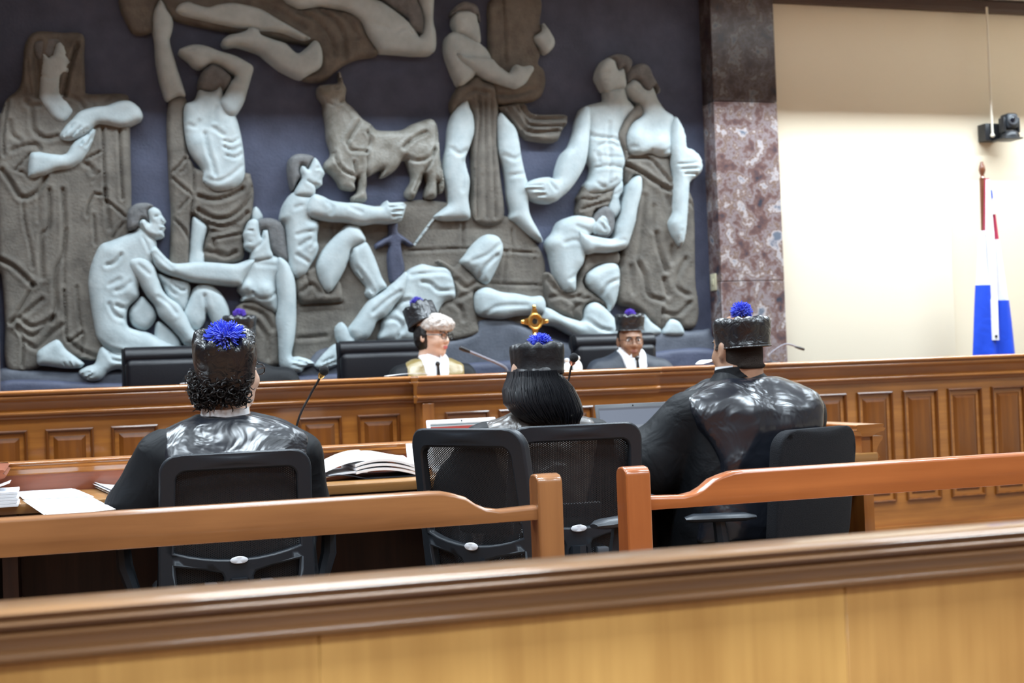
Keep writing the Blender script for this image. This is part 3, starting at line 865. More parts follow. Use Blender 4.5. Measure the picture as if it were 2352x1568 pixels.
carve('hair', 'E', [(85, 110), (150, 72), (250, 78), (300, 105), (265, 165), (242, 215), (210, 185), (178, 178), (168, 222), (182, 275), (150, 315), (110, 395), (88, 330), (70, 200)], HRS, f5, 0.07, 0.035, 12)
carve('head', 'E', [(300, 108), (340, 150), (365, 200), (390, 250), (368, 290), (366, 350), (340, 372), (312, 365), (300, 440), (240, 460), (120, 450), (135, 380), (185, 290), (170, 240), (180, 180), (212, 186), (242, 216), (266, 162)], PALE, f5, 0.085, 0.03, 13,
      gr=[('E', [(310, 210), (355, 205)], 2.6, .010), ('E', [(330, 315), (365, 310)], 2.2, .008), ('E', [(230, 320), (300, 365)], 3, .009)])
carve('arm', 'E', [(280, 440), (370, 455), (440, 490), (560, 510), (680, 515), (800, 540), (890, 540), (940, 490), (962, 510), (1080, 508), (1112, 530), (1102, 570), (1082, 640), (1052, 682), (960, 697), (850, 692), (700, 712), (570, 682), (430, 672), (330, 652), (240, 622), (225, 540)], PALE, f5, 0.095, 0.04, 20,
      gr=[('E', [(950, 560), (1105, 545)], 2.3, .010), ('E', [(970, 600), (1105, 590)], 2.3, .010), ('E', [(980, 640), (1080, 632)], 2.3, .010), ('E', [(430, 620), (445, 560), (400, 515)], 3.5, .008), ('E', [(600, 560), (700, 600)], 3.5, .006)])
sw = part_empty('sword', relief)
carve('hilt', 'E', [(970, 690), (1050, 682), (1052, 760), (1120, 815), (1195, 880), (1150, 895), (1085, 862), (1092, 960), (1115, 1100), (1060, 1200), (985, 1215), (958, 1000), (970, 880), (900, 905), (850, 915), (842, 880), (930, 815), (970, 785)], MT['slate'], sw, 0.05, 0.025, 8, step=3.5)
carve('staff', 'E', [(1370, 640), (1385, 648), (1210, 885), (1195, 875)], PALE, sw, 0.045, 0.008, 3, step=3)

# --- fallen man
f6 = fig('fallen man lying head down')
carve('drapery', 'F', [(1540, 290), (1580, 262), (1650, 290), (1740, 340), (1800, 300), (1860, 360), (1940, 430), (2010, 510), (2090, 520), (2060, 570), (1970, 600), (1950, 640), (1960, 760), (1990, 900), (1980, 1060), (1600, 1120), (1540, 830), (1600, 740), (1690, 690), (1745, 660), (1750, 590), (1720, 480), (1690, 400), (1620, 345)], BRN, f6, 0.04, 0.03, 14,
      gr=[('F', [(1760, 480), (1860, 570), (1950, 520)], G2, .014), ('F', [(1750, 700), (1850, 640), (1960, 590)], G2, .012), ('F', [(1700, 720), (1800, 780), (1830, 900)], G2, .012)])
carve('torso', 'F', [(1240, 390), (1300, 350), (1400, 315), (1480, 330), (1550, 345), (1640, 350), (1700, 400), (1730, 480), (1755, 600), (1745, 680), (1700, 700), (1620, 740), (1570, 850), (1560, 1120), (980, 1130), (970, 990), (990, 900), (1080, 800), (1130, 720), (1100, 600), (1160, 480)], PALE, f6, 0.05, 0.05, 26,
      gr=[('F', [(1270, 440), (1400, 420), (1600, 410), (1700, 440)], 4, .009), ('F', [(1380, 510), (1470, 530), (1560, 600), (1740, 590)], 4, .010), ('F', [(1090, 790), (1150, 720), (1250, 700)], 4, .010), ('F', [(980, 900), (1100, 900), (1170, 970), (1130, 1080)], 4, .010), ('F', [(1250, 860), (1180, 1020)], 4, .007), ('F', [(1120, 780), (1180, 860)], 4, .006)])
carve('arm', 'F', [(1230, 400), (1170, 440), (1050, 550), (960, 620), (850, 690), (790, 760), (720, 860), (660, 940), (620, 1000), (640, 1060), (700, 1130), (820, 1095), (880, 1005), (920, 915), (1000, 875), (1060, 815), (1110, 745), (1200, 645), (1240, 520)], PALE, f6, 0.075, 0.04, 20,
      gr=[('F', [(860, 830), (960, 740), (1060, 660), (1150, 610)], 4, .008), ('F', [(960, 640), (1060, 590)], 3.5, .005)])
carve('hand', 'F', [(550, 925), (600, 970), (620, 1010), (660, 1080), (700, 1130), (712, 1310), (640, 1275), (560, 1195), (500, 1112), (482, 1000), (510, 950)], PALE, f6, 0.07, 0.03, 14)
carve('hand', 'F', [(480, 1155), (530, 1170), (620, 1270), (640, 1290), (560, 1350), (420, 1410), (290, 1422), (262, 1390), (320, 1300), (400, 1220)], PALE, f6, 0.075, 0.03, 12,
      gr=[('F', [(320, 1360), (450, 1300)], 2.5, .008), ('F', [(330, 1400), (480, 1340)], 2.5, .008)])
carve('knee', 'F', [(2040, 18), (2130, 5), (2210, 40), (2252, 150), (2220, 280), (2150, 430), (2090, 522), (2010, 505), (1940, 425), (1860, 355), (1798, 290), (1850, 220), (1930, 110)], PALE, f6, 0.06, 0.05, 26,
      gr=[('F', [(1990, 490), (2030, 360), (2160, 230)], 4, .012), ('F', [(1900, 290), (2060, 230), (2190, 120)], 4, .007)])
carve('leg', '4', [(1430, 800), (1500, 768), (1600, 800), (1700, 810), (1800, 830), (1870, 828), (1897, 880), (1880, 950), (1780, 955), (1700, 962), (1600, 982), (1500, 972), (1440, 950), (1418, 880)], PALE, f6, 0.06, 0.045, 22,
      gr=[('4', [(1480, 950), (1560, 900), (1760, 890)], 4, .006)])

# --- kneeling man with arm raised
f7 = fig('kneeling man with bowed head')
carve('drapery', 'I', [(540, 690), (640, 680), (790, 680), (790, 780), (640, 790), (560, 840), (520, 900), (540, 960), (620, 1020), (690, 1075), (705, 1140), (640, 1085), (560, 1082), (522, 1130), (505, 1215), (440, 1205), (330, 1165), (250, 1112), (222, 1030), (212, 940), (210, 850), (255, 840), (300, 885), (350, 965), (420, 995), (470, 930), (500, 820)], BRN, f7, 0.04, 0.035, 12,
      gr=[('I', [(220, 880), (300, 980), (420, 1040), (480, 1030)], G2, .016), ('I', [(250, 1040), (340, 1030), (430, 1080)], G2, .012), ('I', [(470, 1090), (430, 1150), (470, 1200)], G2, .014), ('I', [(560, 1040), (470, 1060)], G1, .010)])
carve('calf', 'I', [(560, 1088), (620, 1078), (690, 1128), (762, 1210), (785, 1270), (762, 1362), (700, 1402), (600, 1392), (480, 1352), (380, 1302), (300, 1262), (200, 1242), (178, 1180), (200, 1118), (260, 1128), (350, 1178), (440, 1208), (505, 1218), (525, 1130)], PALE, f7, 0.065, 0.045, 24,
      gr=[('I', [(530, 1215), (620, 1280), (700, 1300)], 4, .010)])
carve('knee', 'I', [(538, 870), (560, 838), (640, 788), (720, 768), (782, 788), (798, 860), (792, 960), (772, 1060), (742, 1122), (712, 1152), (692, 1092), (640, 1032), (580, 982), (538, 920)], PALE, f7, 0.06, 0.045, 22, gr=[('I', [(650, 1010), (690, 940), (780, 900)], 4, .010)])
carve('torso', 'I', [(420, 408), (500, 403), (600, 428), (620, 500), (560, 560), (525, 640), (532, 700), (512, 780), (462, 860), (452, 985), (380, 1002), (338, 960), (298, 870), (278, 790), (258, 700), (233, 640), (240, 590), (290, 530), (330, 450)], PALE, f7, 0.06, 0.05, 28,
      gr=[('I', [(440, 490), (540, 530)], 4, .007), ('I', [(350, 620), (440, 600), (520, 640)], 4, .006), ('I', [(390, 900), (440, 870)], 4, .006)])
carve('hair', 'I', [(585, 430), (640, 350), (700, 335), (745, 400), (748, 490), (715, 560), (640, 575), (580, 540)], HRS, f7, 0.075, 0.025, 10)
carve('head', 'I', [(600, 440), (640, 400), (680, 420), (700, 470), (716, 520), (690, 560), (640, 562), (590, 545), (560, 500)], PALE, f7, 0.085, 0.03, 13, gr=[('I', [(620, 470), (660, 520)], 2.8, .008), ('I', [(640, 440), (690, 480)], 2.6, .007)])
carve('arm', 'I', [(440, 515), (520, 550), (620, 572), (738, 582), (760, 500), (800, 400), (830, 260), (860, 160), (920, 98), (952, 120), (952, 220), (922, 340), (902, 460), (872, 560), (842, 642), (802, 672), (700, 692), (600, 692), (530, 704), (470, 640)], PALE, f7, 0.09, 0.04, 20,
      gr=[('I', [(560, 600), (680, 620), (800, 600)], 4, .005)])

# --- standing man holding a tablet
f8 = fig('standing man holding a tablet')
carve('drapery', 'f', [(1040, 215), (1052, 200), (1066, 196), (1088, 178), (1106, 190), (1130, 200), (1136, 230), (1140, 260), (1137, 330), (1144, 400), (1150, 508), (1082, 508), (1080, 400), (1078, 330), (1082, 290), (1078, 262), (1068, 240), (1050, 250), (1035, 262), (1030, 240)], BRN, f8, 0.035, 0.03, 12, und=.001,
      gr=[('3', [(1330, 680), (1400, 630), (1500, 640)], G2, .012), ('3', [(1440, 660), (1460, 800), (1440, 1100), (1440, 1480)], G1, .012), ('3', [(1530, 640), (1540, 900), (1560, 1480)], G1, .010), ('3', [(1490, 700), (1500, 1480)], G1, .008)])
carve('cloth', 'G', [(780, 1085), (900, 1060), (1040, 1050), (1130, 1150), (1440, 1158), (1472, 1200), (1462, 1260), (1420, 1312), (1350, 1432), (1100, 1412), (1040, 1382), (960, 1282), (900, 1182), (800, 1112)], BRN, f8, 0.035, 0.03, 10,
      gr=[('G', [(860, 1080), (970, 1230), (1090, 1340), (1360, 1330)], G2, .018), ('G', [(920, 1070), (1020, 1200), (1100, 1280), (1420, 1280)], G1, .014), ('G', [(980, 1060), (1110, 1205), (1460, 1205)], G2, .018)])
carve('tablet', 'G', [(700, 40), (820, -20), (1190, -20), (1200, 250), (1222, 330), (1140, 400), (1202, 540), (1182, 650), (1242, 720), (1252, 870), (1182, 1000), (1000, 1042), (780, 1052), (740, 930), (700, 700), (690, 300)], BRN, f8, 0.03, 0.02, 8,
      gr=[('G', [(820, 0), (840, 300), (850, 640)], G1, .010), ('G', [(770, 960), (950, 960), (1150, 900)], G2, .012)])
carve('leg', '3', [(1370, 688), (1392, 740), (1416, 800), (1422, 900), (1392, 1000), (1362, 1080), (1372, 1150), (1392, 1230), (1382, 1350), (1392, 1480), (1300, 1497), (1200, 1497), (1148, 1472), (1220, 1410), (1250, 1380), (1240, 1300), (1218, 1200), (1218, 1100), (1240, 1000), (1250, 880), (1270, 800), (1310, 730)], PALE, f8, 0.05, 0.045, 22,
      gr=[('3', [(1260, 1020), (1310, 1060), (1360, 1030)], 4, .008), ('3', [(1340, 1100), (1330, 1300)], 4, .006)])
carve('leg', '3', [(1600, 773), (1650, 820), (1700, 880), (1722, 960), (1737, 1060), (1762, 1180), (1782, 1260), (1787, 1400), (1802, 1470), (1850, 1560), (1882, 1640), (1800, 1600), (1700, 1512), (1658, 1480), (1670, 1440), (1650, 1340), (1640, 1220), (1620, 1120), (1590, 1040), (1578, 920), (1573, 820)], PALE, f8, 0.05, 0.04, 20,
      gr=[('3', [(1610, 1060), (1680, 1090), (1730, 1060)], 4, .007), ('3', [(1650, 1200), (1740, 1190)], 4, .007)])
carve('torso', 'G', [(290, 358), (350, 343), (420, 365), (560, 430), (595, 460), (660, 520), (702, 600), (690, 650), (600, 660), (545, 760), (530, 792), (400, 882), (340, 800), (290, 680), (253, 570), (243, 470), (255, 400)], PALE, f8, 0.055, 0.04, 22, gr=[('G', [(350, 580), (420, 660), (520, 740)], 4, .012)])
carve('head', 'G', [(328, 180), (360, 148), (460, 143), (540, 170), (562, 250), (580, 330), (588, 450), (540, 470), (420, 380), (350, 352), (340, 310), (318, 260)], PALE, f8, 0.075, 0.03, 15, gr=[('G', [(350, 220), (400, 225)], 2.6, .007), ('G', [(350, 305), (390, 305)], 2.2, .006)])
carve('hair', 'G', [(305, 185), (330, 108), (420, 58), (512, 78), (562, 130), (580, 260), (548, 190), (500, 195), (460, 148), (360, 152)], HRS, f8, 0.085, 0.025, 10)
carve('arm', 'G', [(340, 555), (430, 595), (560, 598), (690, 620), (762, 690), (862, 762), (890, 742), (930, 680), (1000, 698), (1080, 688), (1112, 720), (1082, 780), (1022, 870), (940, 912), (860, 892), (740, 852), (620, 802), (540, 742), (440, 682), (370, 622)], PALE, f8, 0.085, 0.035, 16)
carve('hand', 'G', [(1130, 400), (1210, 330), (1225, 255), (1320, 390), (1337, 460), (1312, 512), (1260, 558), (1220, 532), (1190, 480)], PALE, f8, 0.055, 0.03, 14)

# --- couple at the right
f9 = fig('standing couple, woman leaning on man')
carve('drapery', 'f', [(1432, 356), (1483, 352), (1526, 360), (1534, 389), (1545, 425), (1570, 433), (1585, 462), (1589, 512), (1591, 644), (1597, 691), (1597, 732), (1585, 755), (1561, 753), (1538, 732), (1511, 757), (1488, 741), (1467, 720), (1444, 706), (1415, 697), (1412, 662), (1415, 615), (1423, 582), (1435, 544), (1450, 480), (1459, 444), (1459, 415), (1450, 406), (1434, 426), (1428, 412), (1424, 385)],
      BRN, f9, 0.035, 0.03, 13, und=.0012,
      gr=[('I', l, w, d) for l, w, d in [([(850, 10), (960, 60), (1080, 150), (1190, 210)], G2, .016), ([(1080, 540), (1100, 660), (1155, 830)], G2, .016), ([(940, 770), (990, 870), (1020, 1020), (1130, 1060)], G2, .014), ([(1140, 900), (1170, 1020)], G2, .014),
                                         ([(1130, 190), (1190, 330)], G2, .010), ([(990, 250), (960, 560), (930, 740)], G2, .010), ([(1060, 330), (1050, 520)], G2, .010), ([(1310, 740), (1250, 860), (1240, 960), (1330, 1020)], G2, .012), ([(1130, 1130), (1120, 1280)], G1, .012),
                                         ([(1330, 290), (1390, 350)], G1, .010), ([(880, 800), (900, 1000)], G2, .008), ([(1340, 1080), (1250, 1170), (1140, 1160)], G2, .012), ([(1210, 640), (1200, 760)], G2, .010)]]
      + [('H', [(890, 880), (1000, 880), (1080, 890), (1150, 960), (1250, 1080)], G1, .014), ('H', [(900, 940), (1000, 990), (1120, 1060), (1240, 1140)], G1, .014)])
carve('foot', 'I', [(985, 1168), (1050, 1228), (1125, 1290), (1100, 1330), (975, 1330)], PALE, f9, 0.05, 0.03, 12)
carve('foot', 'I', [(1190, 1205), (1270, 1230), (1300, 1330), (1140, 1330), (1150, 1260)], PALE, f9, 0.05, 0.03, 12)
carve('hip', 'H', [(780, 1105), (850, 1045), (868, 1130), (835, 1200), (845, 1300), (785, 1370), (735, 1300), (765, 1200)], PALE, f9, 0.05, 0.03, 14, gr=[('H', [(800, 1180), (840, 1140)], 2.5, .007)])
carve('drapery', 'H', [(555, 1100), (600, 1150), (680, 1160), (785, 1130), (775, 1200), (735, 1280), (640, 1300), (600, 1380), (495, 1330), (508, 1220), (498, 1200), (530, 1150)], BRN, f9, 0.045, 0.03, 10,
      gr=[('H', [(510, 1210), (620, 1220), (700, 1180)], G1, .012), ('H', [(520, 1300), (640, 1260), (740, 1230)], G1, .012)])
carve('torso', 'H', [(720, 330), (800, 305), (870, 300), (905, 400), (965, 480), (905, 540), (865, 600), (835, 680), (840, 740), (865, 820), (885, 900), (865, 970), (855, 1080), (785, 1135), (680, 1165), (600, 1175), (560, 1150), (555, 1090), (590, 1050), (612, 960), (582, 870), (568, 700), (556, 600), (530, 560), (518, 500), (570, 453), (660, 428), (718, 408)], PALE, f9, 0.05, 0.045, 26,
      gr=[('H', [(565, 670), (620, 712), (720, 722), (800, 735)], 3.5, .010), ('H', [(735, 600), (725, 740), (740, 900), (730, 1080)], 3.5, .008), ('H', [(630, 830), (655, 920)], 3.5, .007), ('H', [(640, 960), (740, 950), (860, 965)], 3.5, .008), ('H', [(640, 800), (720, 760), (810, 800)], 3.5, .007), ('H', [(640, 1090), (700, 1120), (790, 1060)], 3.5, .007), ('H', [(650, 870), (840, 880)], 3, .005)])
carve('head', 'H', [(665, 150), (700, 90), (740, 68), (790, 98), (812, 170), (850, 148), (872, 200), (875, 310), (800, 330), (720, 345), (690, 312), (670, 272), (648, 222)], PALE, f9, 0.075, 0.03, 15, gr=[('H', [(670, 190), (720, 190)], 2.6, .007), ('H', [(680, 265), (720, 262)], 2.2, .006)])
carve('hair', 'H', [(738, 68), (800, 42), (880, 58), (925, 110), (885, 210), (852, 150), (812, 172), (790, 108)], HRS, f9, 0.085, 0.025, 10)
carve('torso', 'H', [(880, 300), (930, 243), (985, 262), (1040, 320), (1100, 303), (1140, 400), (1200, 490), (1275, 550), (1260, 650), (1250, 800), (1235, 862), (1150, 868), (1080, 840), (1000, 858), (920, 848), (878, 780), (878, 680), (930, 590), (1012, 530), (1000, 460), (930, 390), (888, 340)], PALE, f9, 0.065, 0.035, 20,
      bumps=[('H', 945, 720, 20, .020), ('H', 1150, 760, 20, .020)], gr=[('H', [(900, 790), (950, 800)], 3, .006), ('H', [(1080, 820), (1160, 845), (1220, 810)], 3, .007), ('H', [(940, 300), (990, 340)], 2.6, .006)])
carve('hair', 'H', [(878, 205), (920, 148), (1000, 118), (1062, 148), (1095, 230), (1150, 330), (1130, 360), (1105, 300), (1062, 345), (1030, 322), (985, 262), (930, 243), (888, 275)], HRS, f9, 0.085, 0.025, 10)
carve('braid', 'H', [(985, 450), (1012, 525), (930, 595), (882, 685), (878, 770), (895, 880), (872, 900), (862, 825), (822, 742), (812, 690), (858, 600), (900, 530), (945, 470)], BRN, f9, 0.08, 0.015, 7)
carve('arm', 'H', [(528, 480), (575, 462), (592, 560), (582, 700), (565, 850), (540, 950), (480, 1060), (420, 1140), (350, 1202), (290, 1242), (200, 1242), (120, 1212), (60, 1152), (42, 1120), (100, 1068), (180, 1043), (250, 1038), (310, 1048), (330, 960), (370, 850), (430, 780), (470, 670), (490, 580)], PALE, f9, 0.075, 0.04, 20,
      gr=[('H', [(55, 1108), (180, 1108)], 2.3, .010), ('H', [(65, 1140), (190, 1150)], 2.3, .010), ('H', [(105, 1188), (210, 1188)], 2.3, .010), ('H', [(240, 1080), (290, 1150)], 3, .007)])
carve('arm', 'f', [(1536, 274), (1548, 288), (1559, 314), (1563, 344), (1573, 347), (1590, 361), (1598, 381), (1595, 401), (1573, 420), (1569, 425), (1567, 457), (1564, 503), (1561, 535), (1555, 562), (1547, 569), (1538, 556), (1529, 541), (1522, 515), (1532, 491), (1533, 453), (1535, 409), (1530, 370), (1525, 340), (1526, 300)], PALE, f9, 0.085, 0.04, 18,
      gr=[('H', [(1285, 940), (1430, 930)], 2.3, .009), ('H', [(1300, 980), (1440, 975)], 2.3, .009), ('H', [(1325, 1020), (1430, 1020)], 2.3, .009), ('I', [(1240, 600), (1250, 520)], 2.3, .007)])

# --- bull
f10 = fig('standing bull')
carve('bull', 'J', [(120, 230), (200, 210), (318, 190), (330, 80), (370, 190), (400, 260), (390, 370), (440, 420), (500, 480), (560, 550), (640, 600), (700, 660), (840, 670), (950, 660), (1040, 610), (1150, 570), (1240, 550), (1290, 590), (1310, 660), (1322, 800), (1342, 1000), (1372, 1150), (1372, 1260), (1330, 1290), (1300, 1180), (1292, 1330), (1190, 1342), (1180, 1290), (1205, 1180), (1172, 1100), (1150, 1160), (1102, 1280), (1062, 1352), (1008, 1332), (988, 1280), (1050, 1160), (1030, 1060), (992, 960), (960, 960), (890, 1060), (800, 1122), (738, 1132), (760, 1060), (700, 1080), (620, 1122), (602, 1110), (602, 1200), (592, 1260), (602, 1310), (592, 1372), (458, 1372), (448, 1330), (510, 1270), (512, 1130), (482, 1190), (482, 1262), (350, 1242), (310, 1172), (250, 1102), (183, 1050), (190, 980), (250, 900), (210, 750), (198, 600), (178, 500), (170, 400), (118, 320)],
      TAN, f10, 0.045, 0.045, 20, step=4,
      gr=[('J', l, w, d) for l, w, d in [([(270, 900), (300, 1000), (360, 1080), (470, 1130)], 3.2, .016), ([(460, 990), (480, 1100)], 3, .012), ([(390, 800), (510, 590)], 4, .014), ([(590, 890), (440, 880), (400, 820)], 3.5, .012), ([(590, 900), (600, 1090)], 3.2, .010), ([(950, 850), (1060, 750), (1170, 700)], 4, .014),
                                         ([(980, 940), (1080, 980), (1200, 950), (1260, 860)], 3.5, .014), ([(1290, 600), (1280, 800), (1240, 950), (1170, 1070)], 3.5, .014), ([(590, 700), (620, 780), (590, 880)], 3.5, .010), ([(320, 400), (380, 370)], 3, .012), ([(200, 400), (260, 430)], 2.6, .008), ([(1150, 1100), (1060, 1280)], 3, .010), ([(1310, 900), (1330, 1200)], 2.6, .012), ([(260, 250), (300, 260)], 2.6, .008), ([(640, 640), (600, 700)], 3.5, .008)]],
      bumps=[('J', 640, 740, 10, .012), ('J', 1100, 870, 24, .016), ('J', 520, 930, 12, .010), ('J', 520, 700, 20, .010), ('J', 1020, 740, 12, .008)])

# --- flying figure across the top
f11 = fig('flying figure along the top edge')
carve('drapery', 'f', [(300, -30), (299, 72), (349, 76), (352, 40), (366, 10), (395, 45), (440, 60), (500, 72), (560, 82), (620, 90), (700, 105), (720, 104), (735, 136), (730, 162), (709, 174), (692, 186), (720, 191), (745, 186), (770, 166), (790, 151), (820, 139), (864, 129), (852, 105), (837, 80), (827, 55), (814, 40), (780, 30), (750, 25), (720, 22), (690, 27), (670, 20), (652, 5), (642, -30)], BRN, f11, 0.04, 0.025, 14, step=5,
      gr=[('K', [(560, 150), (760, 250), (900, 420), (960, 620)], G2, .014), ('K', [(760, 120), (950, 240), (1050, 420), (1070, 640)], G2, .014), ('K', [(950, 130), (1120, 260), (1200, 440)], G2, .012), ('K', [(100, 60), (350, 150), (640, 330)], G2, .012)])
carve('leg', 'f', [(401, 31), (410, 18), (430, 13), (446, 18), (474, 25), (497, 19), (530, 15), (561, 20), (591, 28), (607, 36), (632, 51), (662, 68), (688, 83), (708, 96), (695, 100), (675, 95), (645, 84), (620, 80), (592, 78), (566, 73), (540, 71), (508, 65), (480, 59), (450, 52), (425, 46), (408, 40)], PALE, f11, 0.075, 0.035, 15)
carve('leg', 'f', [(506, 102), (522, 89), (545, 84), (563, 77), (568, 71), (589, 75), (594, 87), (624, 99), (651, 108), (677, 130), (696, 119), (717, 101), (729, 111), (735, 136), (731, 162), (710, 175), (692, 185), (679, 184), (651, 171), (634, 161), (609, 141), (589, 126), (545, 112), (525, 113), (512, 113)], PALE, f11, 0.08, 0.035, 15)
carve('torso', 'f', [(639, -30), (642, 0), (656, 15), (680, 26), (708, 25), (730, 21), (764, 26), (790, 32), (815, 47), (828, 60), (838, 85), (851, 104), (866, 124), (883, 126), (921, 129), (953, 131), (990, 126), (994, 85), (988, 53), (987, -30), (950, -30), (952, 0), (962, 32), (966, 55), (962, 85), (955, 92), (935, 62), (900, 32), (870, 12), (845, 0), (835, -30)], PALE, f11, 0.07, 0.04, 20,
      gr=[('K', [(1600, 400), (1700, 350), (1800, 450)], 3, .008), ('K', [(1330, 300), (1500, 350)], 4, .006)])
carve('hair', 'f', [(858, -12), (880, 14), (910, 34), (930, 50), (936, 70), (955, 82), (962, 86), (966, 58), (960, 30), (950, 10), (948, -20)], HRS, f11, 0.08, 0.02, 9)

# ------------------------------------------------------------------ judges' bench
def raised_panel(w, h, d=0.014):
    """frame bead, sunk margin and raised bevelled field; local x to the right, z up, front towards -y, origin at lower left"""
    lv = [(0.0, 0.004), (0.0, -d * 0.9), (0.006, -d * 1.15), (0.013, -d * 0.9), (0.017, 0.002), (0.026, 0.004), (0.056, -d * 0.55), (0.058, -d * 0.6)]
    m = MB()
    rings = []
    for ins, y in lv:
        rings.append([(ins, y, ins), (w - ins, y, ins), (w - ins, y, h - ins), (ins, y, h - ins)])
    vs = [p for r_ in rings for p in r_]
    fs = []
    for i in range(len(rings) - 1):
        for k in range(4):
            fs.append((i * 4 + k, i * 4 + (k + 1) % 4, (i + 1) * 4 + (k + 1) % 4, (i + 1) * 4 + k))
    n = (len(rings) - 1) * 4
    fs.append((n, n + 1, n + 2, n + 3))
    return m.add(vs, fs)


bench = thing('judges_bench', 'long panelled wooden judges bench below the carved relief', 'bench', (2.6, 7.2, 0.0))
BX0, BX1 = -2.6, 7.9
SECT = [(BX0, 1.755, 7.2), (1.755, 3.03, 7.04), (3.03, BX1, 7.2)]
PAN = None


def cap_profile(yf):
    """cornice of the bench: lip, bead, cove and lower strip, seen from the front"""
    return [(yf + 0.34, 1.10), (yf + 0.34, 1.14), (yf - 0.050, 1.14), (yf - 0.060, 1.135), (yf - 0.062, 1.126), (yf - 0.056, 1.118), (yf - 0.046, 1.116), (yf - 0.046, 1.113),
            (yf - 0.052, 1.110), (yf - 0.054, 1.102), (yf - 0.048, 1.094), (yf - 0.036, 1.092), (yf - 0.026, 1.075), (yf - 0.016, 1.052), (yf - 0.012, 1.042), (yf - 0.018, 1.040),
            (yf - 0.030, 1.035), (yf - 0.033, 1.028), (yf - 0.028, 1.020), (yf - 0.014, 1.017), (yf - 0.012, 1.006), (yf, 1.000), (yf + 0.05, 1.000), (yf + 0.05, 1.10)]


for xa, xb, yf in SECT:
    obj('body', MB().box((xa, yf, 0.0), (xb, yf + 0.05, 1.05)), W['bench_x'], bench)
    ext = 0.03 if yf < 7.1 else 0.0
    obj('cornice', MB().prism(cap_profile(yf), xa - ext, xb + ext), W['bench_x'], bench, angle=62)
    obj('plinth', MB().box((xa, yf - 0.02, 0.0), (xb, yf + 0.01, 0.17)), W['bench_x'], bench)
obj('side_return', MB().box((1.756, 7.06, 0.0), (1.80, 7.2, 1.03)), W['bench_z'], bench)
obj('side_return', MB().box((2.985, 7.06, 0.0), (3.029, 7.2, 1.03)), W['bench_z'], bench)
obj('corner_post', MB().rbox((1.752, 7.022, 0.0), (1.815, 7.05, 1.0), 0.006), W['bench_z'], bench)
for xa, wd, yf in [(-0.070 + 0.304 * k, 0.222, 7.2) for k in range(-8, 6)] + [(1.872 + 0.287 * k, 0.235, 7.04) for k in range(4)] + [(4.364 + 0.303 * k, 0.232, 7.2) for k in range(-4, 12)]:
    if xa + wd > BX1 or xa < BX0:
        continue
    me = raised_panel(wd, 0.638)
    o = obj('panel', me, W['field_z'], bench, local=True, angle=25)
    o.location = (xa - 2.6, yf - 7.2, 0.312)
obj('counter', MB().rbox((BX0, 7.3, 1.085), (BX1, 7.86, 1.125), 0.006), W['bench_x'], bench)

# ------------------------------------------------------------------ barrier in the foreground
barrier = thing('courtroom_barrier', 'foreground wooden barrier with moulded top rail and pale veneer panels', 'barrier', (0.6, 1.8, 0.0))
yb = 1.742
ZC = 0.888
prof = [(yb + 0.100, ZC - 0.075), (yb + 0.104, ZC - 0.012), (yb + 0.098, ZC - 0.003), (yb + 0.088, ZC), (yb + 0.010, ZC), (yb + 0.003, ZC - 0.002), (yb, ZC - 0.006), (yb + 0.003, ZC - 0.010), (yb + 0.009, ZC - 0.0115), (yb + 0.009, ZC - 0.0135), (yb + 0.004, ZC - 0.0155), (yb + 0.002, ZC - 0.0195), (yb + 0.005, ZC - 0.0235), (yb + 0.012, ZC - 0.0245),
        (yb + 0.018, ZC - 0.026), (yb + 0.019, ZC - 0.031), (yb + 0.012, ZC - 0.033), (yb + 0.0105, ZC - 0.036), (yb + 0.014, ZC - 0.040), (yb + 0.019, ZC - 0.046), (yb + 0.023, ZC - 0.054), (yb + 0.024, ZC - 0.058), (yb + 0.019, ZC - 0.060), (yb + 0.0165, ZC - 0.064), (yb + 0.0185, ZC - 0.069), (yb + 0.026, ZC - 0.0715), (yb + 0.030, ZC - 0.075)]
prof = [(u, ZC - (ZC - v) * 0.90) for u, v in prof]
obj('top_rail', MB().prism(prof, -2.6, 4.6), W['rail_x'], barrier, angle=62)
seams = [-2.6, -1.65, -0.82, -0.30, 0.30, 1.045, 1.72, 2.6, 3.6, 4.6]
for a, b in zip(seams[:-1], seams[1:]):
    obj('veneer_panel', MB().rbox((a + 0.0004, yb + 0.034, 0.02), (b - 0.0004, yb + 0.060, ZC - 0.066), 0.0012, 1), W['veneer2_z'] if 1.0 < a < 1.2 else W['veneer_z'], barrier)
obj('back_panel', MB().box((-2.6, yb + 0.07, 0.02), (4.6, yb + 0.096, ZC - 0.068)), W['pew_x'], barrier)


